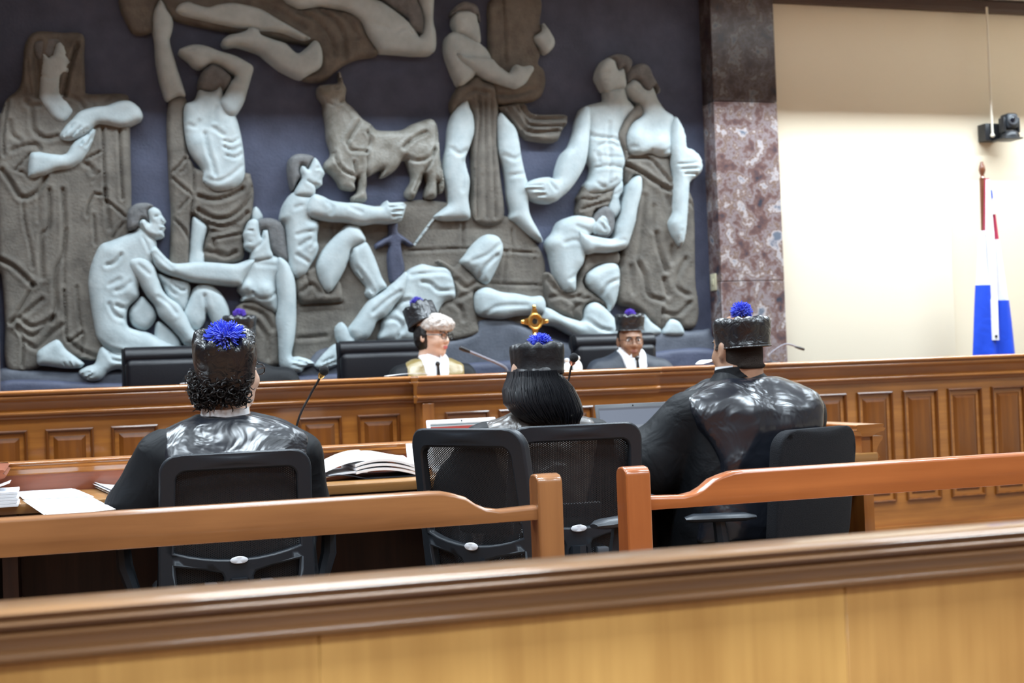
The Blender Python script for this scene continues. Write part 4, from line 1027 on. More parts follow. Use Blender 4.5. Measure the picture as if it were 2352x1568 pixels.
# ------------------------------------------------------------------ two pews with scooped back rails
def pew(name, label, xpost, sgn, xfar, mats, zt, pwid):
    """sgn +1: the post stands at the right end of the rail, -1: at the left end"""
    mx, mz = mats
    y0 = 3.3
    r_ = thing(name, label, 'pew', (xpost, y0, 0.0))
    z1, zb, zl = zt, zt - 0.086, zt - 0.052
    # rail outline in x,z with an ogee scoop before the post
    xs = [xpost - sgn * d for d in (0.0, 0.10, 0.135, 0.16, 0.185, 0.215, 0.24, 0.27)]
    zs = [zl + 0.002, zl - 0.002, zl + 0.004, zl + 0.016, zl + 0.034, z1 - 0.008, z1 - 0.002, z1]
    top = list(zip(xs, zs)) + [(xfar, z1)]
    bot = [(xfar, zb), (xpost, zb)]
    out = top + bot
    mb = MB()
    n = len(out)
    for yy in ():
        pass
    # rounded upper edge: front and back faces inset
    lay = [(y0, -0.0105), (y0 + 0.0012, -0.0062), (y0 + 0.004, -0.0028), (y0 + 0.009, -0.0006), (y0 + 0.016, 0.0), (y0 + 0.036, 0.0), (y0 + 0.046, -0.002), (y0 + 0.052, -0.010)]
    vs = []
    for yy, dz in lay:
        vs += [(x, yy, z + (dz if i < len(top) else -dz * 0.2)) for i, (x, z) in enumerate(out)]
    fs = []
    for k in range(len(lay) - 1):
        for i in range(n):
            fs.append((k * n + i, k * n + (i + 1) % n, (k + 1) * n + (i + 1) % n, (k + 1) * n + i))
    fs += [tuple(range(n))[::-1], tuple(range((len(lay) - 1) * n, len(lay) * n))]
    obj('back_rail', mb.add(vs, fs), mx, r_, angle=50)
    xa, xb = (xpost - 0.006, xpost + pwid) if sgn > 0 else (xpost - pwid, xpost + 0.006)
    post = [(y0 - 0.012, 0.0), (y0 - 0.012, z1 + 0.004), (y0 - 0.008, z1 + 0.015), (y0 + 0.004, z1 + 0.023), (y0 + 0.024, z1 + 0.026), (y0 + 0.044, z1 + 0.023), (y0 + 0.056, z1 + 0.012), (y0 + 0.058, z1), (y0 + 0.058, 0.0)]
    bmm = MB().prism(post, xa, xb)
    o = obj('end_post', bmm, mz, r_, angle=35)
    bv = o.modifiers.new('soft_edges', 'BEVEL')
    bv.width, bv.segments, bv.limit_method = 0.004, 2, 'ANGLE'
    obj('lower_rail', MB().rbox((min(xpost, xfar), y0 + 0.004, 0.50), (max(xpost, xfar), y0 + 0.042, 0.56), 0.008), mx, r_)
    obj('seat', MB().rbox((min(xpost, xfar), y0 + 0.05, 0.40), (max(xpost, xfar), y0 + 0.44, 0.435), 0.01), mx, r_)
    obj('seat_apron', MB().rbox((min(xpost, xfar), y0 + 0.38, 0.33), (max(xpost, xfar), y0 + 0.41, 0.40), 0.004), mx, r_)
    obj('front_leg', MB().rbox((xa, y0 + 0.36, 0.0), (xb, y0 + 0.42, 0.40), 0.006), mz, r_)
    obj('arm_rail', MB().rbox((xa, y0 + 0.05, 0.18), (xb, y0 + 0.37, 0.24), 0.006), mz, r_)
    return r_


pew('pew', 'brown wooden pew back with end post left of the gap', 1.108, 1, -2.4, (W['pew_x'], W['pew_z']), 0.863, 0.058)
pew('pew', 'reddish wooden pew back with end post right of the gap', 1.394, -1, 4.4, (W['pewr_x'], W['pewr_z']), 0.868, 0.060)

# ------------------------------------------------------------------ advocates' desk with a raised gallery
desk = thing('advocates_desk', 'long reddish wooden desk with moulded gallery ledge where the lawyers sit', 'desk', (1.5, 5.2, 0.0))
DX0, DX1, DZ, DYF = -1.9, 3.10, 0.768, 5.50
obj('desk_top', MB().rbox((DX0, 4.97, DZ - 0.035), (DX1, DYF, DZ), 0.006), W['desktop'], desk)
obj('gallery_board', MB().box((DX0, DYF, 0.70), (DX1, DYF + 0.035, 0.852)), W['desk_x'], desk)


def ledge(y_in, y_out):
    s = 1 if y_out > y_in else -1
    return [(y_in - s * 0.020, 0.880), (y_in - s * 0.026, 0.877), (y_in - s * 0.026, 0.872), (y_in - s * 0.021, 0.869), (y_in - s * 0.020, 0.866), (y_in - s * 0.026, 0.862), (y_in - s * 0.027, 0.857), (y_in - s * 0.020, 0.853), (y_in - s * 0.008, 0.851), (y_in - s * 0.004, 0.836), (y_in, 0.832),
            (y_out, 0.832), (y_out + s * 0.02, 0.845), (y_out + s * 0.055, 0.853), (y_out + s * 0.06, 0.862), (y_out + s * 0.05, 0.868), (y_out + s * 0.056, 0.875), (y_out + s * 0.05, 0.880)]


obj('gallery_ledge', MB().prism(ledge(DYF, DYF + 0.035), DX0 - 0.06, DX1 + 0.06), W['bench_x'], desk, angle=28)
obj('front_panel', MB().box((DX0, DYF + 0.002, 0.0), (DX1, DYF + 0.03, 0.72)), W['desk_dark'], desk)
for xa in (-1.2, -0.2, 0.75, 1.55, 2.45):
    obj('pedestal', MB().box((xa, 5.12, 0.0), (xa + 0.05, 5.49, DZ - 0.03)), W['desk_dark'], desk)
# right end: side panel with its own moulded ledge and a cove bracket
sx = DX1 - 0.055
obj('side_panel', MB().box((sx, 5.0, 0.0), (sx + 0.045, DYF, 0.852)), W['bench_z'], desk)
obj('side_ledge', MB().prism([(u, v) for u, v in ledge(sx + 0.0, sx + 0.045)], 4.99, DYF + 0.06, axis='y'), W['bench_x'], desk, angle=28)
cov = [(sx + 0.045, 0.832), (sx + 0.092, 0.832), (sx + 0.090, 0.818), (sx + 0.078, 0.806), (sx + 0.066, 0.788), (sx + 0.062, 0.772), (sx + 0.070, 0.758), (sx + 0.074, 0.748), (sx + 0.066, 0.742), (sx + 0.064, 0.722), (sx + 0.052, 0.716), (sx + 0.045, 0.70)]
obj('side_moulding', MB().prism(cov, 4.99, DYF + 0.04, axis='y'), W['bench_x'], desk, angle=28)
obj('side_panel', MB().box((DX0 + 1.62, 5.0, 0.0), (DX0 + 1.665, DYF, 0.852)), W['bench_z'], desk)
lx_ = DX0 + 1.62
obj('side_ledge', MB().prism(ledge(lx_ + 0.0, lx_ + 0.045), 5.0, DYF + 0.03, axis='y'), W['desk_x'], desk, angle=28)


# ------------------------------------------------------------------ office chairs with netting backs
def tri_plate(outer, holes, th, mapf, step=0.02):
    """flat plate with holes, mapped to a curved back; outer/holes are loops in (x,z)"""
    loops = [np.array(outer)] + [np.array(h) for h in holes]
    pts, edges = [], []
    for L in loops:
        n0 = len(pts)
        pts += [Vector((float(a), float(b))) for a, b in L]
        edges += [(n0 + i, n0 + (i + 1) % len(L)) for i in range(len(L))]
    lo, hi = loops[0].min(0), loops[0].max(0)
    gx, gz = np.meshgrid(np.arange(lo[0], hi[0], step), np.arange(lo[1], hi[1], step))
    Q = np.stack([gx.ravel(), gz.ravel()], 1)
    ok = inside(Q, loops[0])
    for h in loops[1:]:
        ok &= ~inside(Q, h)
    Q = Q[ok]
    dd = np.full(len(Q), 1e9)
    for L in loops:
        dd = np.minimum(dd, seg_dist(Q, L, np.roll(L, -1, axis=0)))
    Q = Q[dd > step * 0.3]
    pts += [Vector((float(a), float(b))) for a, b in Q]
    ov, oe, of, _, _, _ = delaunay_2d_cdt(pts, edges, [], 0, 1e-6)
    C_ = np.array([[(ov[f[0]][k] + ov[f[1]][k] + ov[f[2]][k]) / 3 for k in (0, 1)] for f in of])
    ok = inside(C_, loops[0])
    for h in loops[1:]:
        ok &= ~inside(C_, h)
    of = [f for f, k in zip(of, ok) if k]
    mb = MB()
    mb.add([mapf(v[0], v[1], -th / 2) for v in ov], of)
    mb.add([mapf(v[0], v[1], th / 2) for v in ov], [f[::-1] for f in of])
    for L in loops:
        n = len(L)
        rounds = [(-0.5, 0.0), (0.5, 0.0)]
        mb.add([mapf(a, b, -th / 2) for a, b in L] + [mapf(a, b, th / 2) for a, b in L], [(i, (i + 1) % n, n + (i + 1) % n, n + i) for i in range(n)])
    v = np.array(mb.v)
    key, idx = {}, []
    for i, p in enumerate(np.round(v, 5)):
        idx.append(key.setdefault(tuple(p), i))
    mb.f = [tuple(idx[i] for i in f) for f in mb.f]
    mb.f = [f for f in mb.f if len(set(f)) == len(f)]
    return mb


def rrect(x0, z0, x1, z1, r, n=6, taper=0.0):
    out = []
    for cx_, cz_, a0 in ((x1 - r, z1 - r, 0), (x0 + r, z1 - r, 90), (x0 + r, z0 + r, 180), (x1 - r, z0 + r, 270)):
        for k in range(n + 1):
            a = R(a0 + 90 * k / n)
            x, z = cx_ + r * math.cos(a), cz_ + r * math.sin(a)
            out.append((x * (1 + taper * (z1 - z) / (z1 - z0)), z))
    return out


ZT = 0.925


def back_map(x, z, t):
    """local chair: faces +y; back reclined and gently curved"""
    return (x, -0.225 + (z - 0.55) * -0.13 + 0.45 * x * x - 0.01 + t, z + 0.0)


def arc_pts(x0, x1, z0, zm, n=9):
    return [(x0 + (x1 - x0) * k / n, z0 + (zm - z0) * (1 - (2 * k / n - 1) ** 2)) for k in range(n + 1)]


def chair_back_frame():
    outer = rrect(-0.228, 0.455, 0.228, ZT, 0.05, taper=0.05)
    # bow the top edge
    outer = [(x, z + (0.012 * (1 - (x / 0.23) ** 2) if z > 0.8 else 0)) for x, z in outer]
    up = [(x, z) for x, z in rrect(-0.182, 0.70, 0.182, ZT - 0.048, 0.03) if z > 0.75] + arc_pts(-0.192, 0.192, 0.632, 0.602)
    lowl = [(-0.188, 0.588), (-0.10, 0.574), (-0.052, 0.562), (-0.045, 0.547), (-0.05, 0.49), (-0.18, 0.49)]
    lowr = [(-x, z) for x, z in lowl][::-1]
    mid = rrect(-0.028, 0.50, 0.028, 0.538, 0.008, 3)
    return tri_plate(outer, [up, lowl, lowr, mid], 0.030, back_map)


def make_office_chair(label, loc, rotz, solid=False, hs=1.0):
    c = thing('office_chair', label, 'chair', loc, rotz, 'black office chairs at the desk')
    c.scale = (1, 1, hs)
    if solid:
        m = tri_plate(rrect(-0.225, 0.45, 0.225, 0.905, 0.07, taper=-0.04), [], 0.05, lambda x, z, t: (x, -0.235 + (z - 0.55) * -0.13 + 0.5 * x * x + t - 0.012 * math.sin((z - 0.45) * 7), z - 0.10 * x * x))
        o = obj('backrest', m, MT['fabric'], c, local=True, angle=60)
        bv = o.modifiers.new('soft_edges', 'BEVEL')
        bv.width, bv.segments, bv.limit_method, bv.angle_limit = 0.016, 3, 'ANGLE', R(50)
        obj('back_support', MB().tube([(0, -0.215, 0.47), (0, -0.20, 0.44), (0, -0.14, 0.41), (0, 0, 0.41)], [0.03, 0.032, 0.03, 0.03], 8), MT['plastic'], c, local=True)
    else:
        o = obj('back_frame', chair_back_frame(), MT['plastic'], c, local=True, angle=50)
        bv = o.modifiers.new('soft_edges', 'BEVEL')
        bv.width, bv.segments, bv.limit_method, bv.angle_limit = 0.009, 2, 'ANGLE', R(50)
        net = MB().grid(lambda u, v: back_map(-0.19 + 0.38 * u, 0.475 + 0.41 * v, 0.012), 14, 12)
        obj('netting', net, MT['net'], c, local=True)
        lum = MB().rbox((-0.105, -0.20, 0.628), (0.105, -0.18, 0.675), 0.008)
        obj('lumbar_pad', lum, MT['plastic'], c, local=True)
        tg = MB().lathe([(0.001, 0.002), (0.022, 0.002), (0.027, 0.0), (0.027, -0.003), (0.001, -0.003)], 20).xf(Matrix.Translation(back_map(0, 0.600, -0.019)) @ Matrix.Rotation(R(90), 4, 'X') @ Matrix.Diagonal((1, 0.42, 1, 1)))
        obj('oval_tag', tg, MT['tag'], c, local=True)
        for s in (-1, 1):
            obj('back_bracket', MB().rbox((s * 0.085 - 0.02, -0.252, 0.500), (s * 0.085 + 0.02, -0.215, 0.535), 0.006), MT['plastic2'], c, local=True)
        obj('spine', MB().tube([(0, -0.235, 0.545), (0, -0.235, 0.47), (0, -0.14, 0.42), (0, 0, 0.415)], [0.032, 0.034, 0.03, 0.03], 8), MT['plastic'], c, local=True)
    obj('seat', MB().rbox((-0.235, -0.20, 0.425), (0.235, 0.27, 0.495), 0.03, 3), MT['fabric'], c, local=True)
    for s in (-1, 1):
        turn = Matrix.Translation((-0.3375, -0.10, -0.050)) @ Matrix.Rotation(R(52), 4, 'Z') @ Matrix.Translation((0.3375, -0.02, 0)) if solid and s < 0 else Matrix.Identity(4)
        a = obj('armrest', MB().tube([(s * 0.27, -0.10, 0.655), (s * 0.27, -0.06, 0.658), (s * 0.27, 0.12, 0.660), (s * 0.27, 0.15, 0.655)], [0.012, 0.03, 0.032, 0.016], 10).xf(Matrix.Translation((0, 0, 0.655)) @ Matrix.Diagonal((1.25, 1, 0.5, 1)) @ Matrix.Translation((0, 0, -0.655))).xf(turn), MT['plastic'], c, local=True)
        obj('arm_post', MB().tube([(s * 0.33, 0.03, 0.65), (s * 0.325, 0.02, 0.57), (s * 0.29, 0.01, 0.46), (s * 0.2, 0.0, 0.42)], [0.022, 0.026, 0.022, 0.02], 8).xf(turn), MT['plastic'], a, local=True)
    obj('gas_column', MB().lathe([(0.028, 0.09), (0.028, 0.25), (0.02, 0.26), (0.02, 0.42)], 12), MT['plastic'], c, local=True)
    base = MB()
    for k in range(5):
        a = 2 * math.pi * k / 5 + 0.3
        base.tube([(0, 0, 0.12), (0.16 * math.cos(a), 0.16 * math.sin(a), 0.105), (0.30 * math.cos(a), 0.30 * math.sin(a), 0.075)], [0.034, 0.026, 0.018], 8)
    obj('star_base', base, MT['plastic'], c, local=True)
    for k in range(5):
        a = 2 * math.pi * k / 5 + 0.3
        obj('caster', MB().ball((0.30 * math.cos(a), 0.30 * math.sin(a), 0.03), (0.03, 0.03, 0.03), 10, 8), MT['black'], c, local=True)
    return c


make_office_chair('black netting office chair holding the curly haired lawyer', (0.507, 4.66, 0.0), R(0))
make_office_chair('empty black netting office chair turned to the right beside the open papers', (1.365, 4.17, 0.0), R(-60), hs=1.055)
make_office_chair('black netting office chair behind the woman with long black hair', (1.625, 4.66, 0.0), R(-3), hs=1.035)
make_office_chair('black office chair with solid fabric back under the broad lawyer', (2.46, 4.76, 0.0), R(24), solid=True)


# ------------------------------------------------------------------ judges' leather armchairs
def leather_chair(label, x, y, rotz):
    c = thing('leather_armchair', label, 'armchair', (x, y, 0.34), rotz, 'black leather armchairs of the judges')

    def back(u, v):
        xx = -0.29 + 0.58 * u
        edge = 1 - abs(2 * u - 1) ** 6
        return (xx, -0.26 - 0.05 * v + 0.05 * (2 * u - 1) ** 2, 0.45 + 0.50 * v)
    m = MB().rbox((-0.29, -0.34, 0.42), (0.29, -0.22, 0.96), 0.04, 3)
    obj('backrest', m, MT['leather'], c, local=True)
    obj('head_roll', MB().tube([(-0.298, -0.30, 0.97), (-0.285, -0.30, 0.97), (0.285, -0.30, 0.97), (0.298, -0.30, 0.97)], [0.045, 0.062, 0.062, 0.045], 16), MT['leather'], c, local=True)
    for s in (-1, 1):
        obj('side_piping', MB().tube([(s * 0.29, -0.275, 0.45), (s * 0.295, -0.28, 0.72), (s * 0.292, -0.30, 0.95), (s * 0.292, -0.315, 1.02)], 0.014, 8), MT['leather'], c, local=True)
        obj('armrest', MB().rbox((s * 0.34 - 0.045, -0.2, 0.60), (s * 0.34 + 0.045, 0.2, 0.66), 0.02, 2), MT['leather'], c, local=True)
        obj('arm_support', MB().rbox((s * 0.33 - 0.02, -0.05, 0.40), (s * 0.33 + 0.02, 0.05, 0.61), 0.008), MT['black'], c, local=True)
    obj('seat', MB().rbox((-0.29, -0.25, 0.38), (0.29, 0.27, 0.48), 0.04, 3), MT['leather'], c, local=True)
    obj('column', MB().lathe([(0.03, 0.08), (0.03, 0.38)], 12), MT['chrome'], c, local=True)
    b = MB()
    for k in range(5):
        a = 2 * math.pi * k / 5
        b.tube([(0, 0, 0.09), (0.3 * math.cos(a), 0.3 * math.sin(a), 0.03)], [0.035, 0.028], 8)
    obj('star_base', b, MT['black'], c, local=True)
    return c


leather_chair('black leather judge armchair at the left, behind the curly haired lawyer', 0.66, 8.38, R(180))
leather_chair('black leather judge armchair behind the judge in gold', 1.925, 8.38, R(180 - 3))
leather_chair('black leather judge armchair behind the judge in dark blue', 3.50, 8.42, R(180 + 4))


# ------------------------------------------------------------------ microphones, bottles, cross, papers, laptops
def gooseneck(name, label, pts, r0, base, head='foam', ring=None, stem=None, group='gooseneck microphones'):
    t = thing(name, label, 'microphone', tuple(base), group=group)
    obj('base', MB().lathe([(0.05, 0.0), (0.05, 0.012), (0.04, 0.022), (0.012, 0.026)], 18, base), MT['black'], t)
    ln = [np.array(p) for p in pts]
    P = smooth_line3([np.array(base) + np.array([0, 0, 0.02])] + ln)
    obj('stem', MB().tube(P, r0, 8), stem or MT['gooseneck'], t)
    d = ln[-1] - ln[-2]
    d = d / np.linalg.norm(d)
    if head == 'foam':
        obj('ring', MB().tube([ln[-1] - d * 0.012, ln[-1] - d * 0.002, ln[-1] + d * 0.006], [r0 * 1.5, 0.012, 0.012], 12), ring or MT['copper'], t)
        obj('foam_head', MB().ball(ln[-1] + d * 0.020, (0.0175, 0.0175, 0.0185)), MT['foam'], t)
    else:
        obj('capsule', MB().tube([ln[-1] - d * 0.03, ln[-1], ln[-1] + d * 0.03, ln[-1] + d * 0.034], [r0, r0 * 1.5, r0 * 1.5, r0], 10), MT['gooseneck'], t)
    return t


def smooth_line3(P):
    out = []
    for i in range(len(P) - 1):
        p0, p1, p2, p3 = P[max(i - 1, 0)], P[i], P[i + 1], P[min(i + 2, len(P) - 1)]
        for j in range(6):
            t = j / 6
            out.append(0.5 * (2 * p1 + (p2 - p0) * t + (2 * p0 - 5 * p1 + 4 * p2 - p3) * t * t + (3 * p1 - p0 - 3 * p2 + p3) * t ** 3))
    out.append(P[-1])
    return out


def az(px, py, y):
    return tuple(at(px, py, y))


gooseneck('desk_microphone', 'black desk microphone with brass ring beside the curly haired lawyer', [az(683, 972, 5.05), az(712, 908, 5.05), az(728, 880, 5.04), az(738, 862, 5.03)], 0.0042, (0.76, 5.06, DZ))
gooseneck('desk_microphone', 'black desk microphone with reddish ring right of the long haired woman', [az(1300, 905, 5.15), az(1307, 868, 5.15), az(1311, 845, 5.14), az(1315, 832, 5.13)], 0.004, (1.88, 5.16, DZ), ring=MT['copper2'])
gooseneck('bench_microphone', 'grey bench microphone slanting towards the judge in gold', [az(1167, 858, 7.55), az(1158, 842, 7.55), az(1110, 820, 7.55), az(1068, 803, 7.55)], 0.008, (2.40, 7.55, 1.125), head='slim', stem=MT['goose2'], group='bench microphones')
gooseneck('bench_microphone', 'thin bench microphone bent to the right of the marble pilaster', [az(1768, 815, 7.55), az(1785, 800, 7.55), az(1808, 790, 7.55), az(1836, 799, 7.55)], 0.0055, (4.02, 7.55, 1.125), head='slim', stem=MT['goose2'], group='bench microphones')

for px, lab, s in ((1303, 'small white bottle partly behind the woman with long black hair', 1.0), (1327, 'small white round-shouldered bottle on the bench beside the microphone', 1.15)):
    p = at(px, 856, 7.5)
    b_ = thing('bottle', lab, 'bottle', (p[0], 7.5, 1.125), group='white bottles on the bench')
    obj('body', MB().lathe([(r_ * s, z_ * s) for r_, z_ in ((0.02, 0), (0.024, 0.004), (0.024, 0.03), (0.018, 0.048), (0.010, 0.058), (0.009, 0.064))], 18, (p[0], 7.5, 1.125)), MT['bottle'], b_)
    obj('cap', MB().lathe([(r_ * s, z_ * s) for r_, z_ in ((0.011, 0.062), (0.014, 0.068), (0.013, 0.078), (0.004, 0.083))], 14, (p[0], 7.5, 1.125)), MT['bottle'], b_)

# ornate brass cross on a stand
pc = at(1228, 738, 7.45)
cr = thing('brass_cross', 'ornate brass cross on a stand between the two judges', 'cross', (pc[0], 7.45, 1.125))
obj('stand', MB().lathe([(0.05, 0.0), (0.05, 0.012), (0.02, 0.03), (0.012, 0.06), (0.018, 0.09), (0.010, 0.12), (0.010, 0.19), (0.018, 0.21), (0.008, 0.23), (0.010, pc[2] - 1.125 - 0.06)], 16, (pc[0], 7.45, 1.125)), MT['brass'], cr)
star = []
for k in range(32):
    a = 2 * math.pi * k / 32
    c4 = abs(math.cos(2 * a)) ** 1.6
    rr = 0.030 + 0.044 * c4 + 0.006 * math.cos(8 * a)
    star.append((rr * math.cos(a) * 0.92, rr * math.sin(a)))
hole = [(0.017 * math.cos(2 * math.pi * k / 16), 0.017 * math.sin(2 * math.pi * k / 16)) for k in range(16)]
obj('cross_plate', tri_plate(star, [hole], 0.014, lambda x, z, t: (pc[0] + x, 7.45 + t, pc[2] + z), 0.012), MT['brass'], cr)
ring = [(pc[0] + 0.040 * math.cos(a) * 0.95, 7.44, pc[2] + 0.040 * math.sin(a)) for a in np.linspace(0, 2 * math.pi, 25)]
obj('cross_ring', MB().tube(ring, 0.006, 8), MT['brass'], cr)
obj('cross_finials', MB().ball((pc[0], 7.45, pc[2] + 0.078), (0.012, 0.01, 0.016), 10, 8).ball((pc[0] - 0.068, 7.45, pc[2]), (0.014, 0.01, 0.012), 10, 8).ball((pc[0] + 0.068, 7.45, pc[2]), (0.014, 0.01, 0.012), 10, 8), MT['brass'], cr)


def sheet(name, label, corners, z, nlay=1, mat=None, curl=0.0, group='loose papers on the desk', twist=0.0):
    """stack of sheets: corners are photo pixels on the desk plane"""
    Pc = [on_z(px, py, z) for px, py in corners]
    base = sum(Pc) / 4
    t = thing(name, label, 'paper', tuple(base), group=group)
    for k in range(nlay):
        o_ = np.array([0.006 * math.sin(k * 2.1 + twist), 0.006 * math.cos(k * 1.7), 0.0022 * k + 0.001]) if nlay > 1 else np.array([0, 0, 0.001])

        def fn(u, v, o_=o_, k=k):
            p = (Pc[0] * (1 - u) + Pc[1] * u) * (1 - v) + (Pc[3] * (1 - u) + Pc[2] * u) * v
            return p + o_ + np.array([0, 0, curl * (1 - u) ** 3 * (0.4 + 0.3 * k)])
        obj('sheet', MB().grid(fn, 8, 4, 0.0008), mat or MT['paper'], t)
    return t


sheet('paper_sheets', 'printed sheets lying behind the thick paper block at the left', [(30, 1124), (153, 1118), (212, 1143), (58, 1150)], DZ, 3)
sheet('paper_sheets', 'white sheet lying nearest to the pew at the far left', [(52, 1150), (205, 1143), (262, 1172), (110, 1190)], DZ, 2, MT['paperw'])
sheet('paper_sheets', 'stapled sheets with curled corner beside the curly haired lawyers sleeve', [(190, 1109), (300, 1108), (330, 1140), (258, 1141)], DZ, 4, MT['paperw'], curl=0.012)

pk = on_z(0, 1166, DZ)
blk = thing('paper_block', 'thick block of white pages at the left edge of the desk', 'paper', (pk[0] - 0.03, pk[1] + 0.06, DZ))
for k in range(5):
    obj('page_bundle', MB().rbox((pk[0] - 0.16, pk[1], DZ + 0.010 * k + 0.0003), (pk[0] + 0.055 - 0.004 * (k % 2), pk[1] + 0.22, DZ + 0.010 * k + 0.0097), 0.001, 1), MT['paperw'], blk)
obj('loose_leaf', MB().grid(lambda u, v: (pk[0] - 0.14 + 0.17 * u, pk[1] + 0.03 + 0.17 * v, DZ + 0.053 + 0.022 * u ** 3), 10, 4, 0.0008), MT['paper'], blk)

# opened binder of papers right of the curly haired lawyer
q0, q1 = on_z(745, 1123, DZ), on_z(958, 1114, DZ)
bind = thing('open_binder', 'opened binder of printed pages between the first and second chair', 'binder', (float((q0[0] + q1[0]) / 2), float(q0[1] + 0.12), DZ))
bx, by, bw = q0[0], min(q0[1], q1[1]) - 0.005, q1[0] - q0[0] + 0.10
by = 5.14
obj('cover', MB().grid(lambda u, v: (bx + bw * u, by + 0.30 * v, DZ + 0.002 + 0.018 * math.sin(math.pi * min(1, u * 1.9)) * (u < 0.53)), 24, 3, 0.003), MT['navy'], bind)
for k in range(3):
    obj('page_stack', MB().grid(lambda u, v, k=k: (bx + bw * (0.44 + 0.56 * u), by + 0.004 * k + 0.29 * v, DZ + 0.006 + 0.010 * k + (0.030 + 0.006 * k) * math.sin(math.pi * (0.12 + 0.80 * u)) ** 0.7 - 0.012 * u), 18, 3, 0.009), MT['paperw'], bind)
obj('raised_page', MB().grid(lambda u, v: (bx + 0.005 + bw * 0.60 * u, by + 0.015 + 0.27 * v, DZ + 0.008 + 0.060 * math.sin(math.pi * 0.60 * u) ** 1.15 + 0.030 * v * u), 20, 4, 0.0012), MT['paper'], bind)
obj('raised_page', MB().grid(lambda u, v: (bx + bw * (0.50 + 0.55 * u), by + 0.10 + 0.20 * v, DZ + 0.060 + 0.022 * v - 0.012 * u * u + 0.008 * math.sin(5 * u)), 16, 4, 0.0012), MT['paper'], bind)
obj('page_stack', MB().grid(lambda u, v: (bx + 0.02 + bw * 0.5 * u, by + 0.01 + 0.26 * v, DZ + 0.005 + 0.020 * math.sin(math.pi * 0.6 * u)), 16, 3, 0.006), MT['paperw'], bind)
obj('white_folder', MB().grid(lambda u, v: (bx + bw + 0.0 + 0.16 * u, by + 0.13 + 0.03 * v, DZ + 0.02 + 0.095 * v), 6, 4, 0.002, (0, 1, 0)), MT['paperw'], bind)


def laptop(label, xc, yc, w, h, tilt, rotz, shell, scr, base_d=0.22):
    t = thing('laptop', label, 'laptop', (xc, yc, DZ), rotz, 'laptops on the desk')
    obj('keyboard_base', MB().rbox((-w / 2, -base_d, 0.0), (w / 2, 0.0, 0.018), 0.004), shell, t, local=True)
    lid = MB().rbox((-w / 2, 0.0, 0.0), (w / 2, 0.010, h), 0.004).xf(Matrix.Translation((0, 0.0, 0.016)) @ Matrix.Rotation(R(-tilt), 4, 'X'))
    l_ = obj('lid', lid, shell, t, local=True)
    sc = MB().box((-w / 2 + 0.014, -0.0012, 0.014), (w / 2 - 0.014, -0.0002, h - 0.016)).xf(Matrix.Translation((0, 0.0, 0.016)) @ Matrix.Rotation(R(-tilt), 4, 'X'))
    obj('screen', sc, scr, l_, local=True)
    obj('hinge', MB().tube([(-w * 0.35, 0.004, 0.016), (w * 0.35, 0.004, 0.016)], 0.007, 8), MT['black'], t, local=True)
    obj('webcam', MB().ball((0, 0, 0), 0.003, 8, 6).xf(Matrix.Translation((0, 0.0, 0.016)) @ Matrix.Rotation(R(-tilt), 4, 'X') @ Matrix.Translation((0, -0.001, h - 0.008))), MT['black'], l_, local=True)
    return t


laptop('white laptop with red banner on screen left of the long haired woman', 1.475, 5.24, 0.285, 0.192, 14, R(5), MT['laptop_w'], MT['scr1'])
laptop('grey laptop with pale screen in front of the broad lawyer', 2.19, 5.24, 0.33, 0.222, 14, R(3), MT['laptop_g'], MT['scr2'])

# papers on the judges' counter
for x_, y_, lab in ((0.72, 7.42, 'flat pale sheet on the bench in front of the left leather armchair'), (1.79, 7.42, 'flat bluish sheet on the bench beside the gold robe'), (3.62, 7.42, 'crumpled white tissue on the bench beside the dark blue robe')):
    t = thing('bench_paper', lab, 'paper', (x_, y_, 1.14), group='papers on the bench')
    hgt = 0.012 if 'sheet' in lab else 0.028
    obj('sheet', MB().grid(lambda u, v: (x_ - 0.13 + 0.26 * u, y_ - 0.04 + 0.1 * v, 1.141 + hgt * (0.25 + 0.75 * abs(math.sin(3.1 * u + (7 * u * v if hgt > 0.02 else 0))))), 12, 5, 0.002), MT['paperw'], t)

# ------------------------------------------------------------------ wall fittings and flag
sp_ = at(1628, 648, 9.1)
sw_ = thing('switch_plate', 'small cream switch plate on the edge of the marble pilaster', 'switch', (4.41, 9.10, sp_[2]))
obj('plate', MB().rbox((4.408, 9.065, sp_[2] - 0.06), (4.421, 9.150, sp_[2] + 0.06), 0.004), MT['cream'], sw_)
obj('rocker', MB().rbox((4.403, 9.090, sp_[2] - 0.022), (4.41, 9.125, sp_[2] + 0.022), 0.002), MT['cream'], sw_)

c0 = at(2279, 304, 9.0)
ptz = thing('security_camera', 'black dome camera on a wall bracket above the flag', 'camera', (c0[0], 9.0, c0[2] - 0.07))
obj('wall_bracket', MB().rbox((c0[0] - 0.070, 8.985, c0[2] - 0.065), (c0[0] + 0.068, 9.078, c0[2] + 0.065), 0.004), MT['black'], ptz)
obj('shelf', MB().rbox((c0[0] - 0.02, 8.84, c0[2] - 0.072), (c0[0] + 0.15, 8.99, c0[2] - 0.060), 0.003), MT['black'], ptz)
hx = c0[0] + 0.085
obj('camera_base', MB().lathe([(0.070, 0), (0.072, 0.02), (0.060, 0.045), (0.05, 0.055)], 22, (hx, 8.91, c0[2] - 0.06)), MT['black'], ptz)
for s in (-1, 1):
    obj('yoke_arm', MB().rbox((hx + s * 0.062 - 0.011, 8.875, c0[2] - 0.02), (hx + s * 0.062 + 0.011, 8.945, c0[2] + 0.095), 0.010, 2), MT['black'], ptz)
hd = obj('camera_head', MB().rbox((hx - 0.050, 8.855, c0[2] + 0.005), (hx + 0.050, 8.965, c0[2] + 0.125), 0.026, 3), MT['plastic'], ptz)
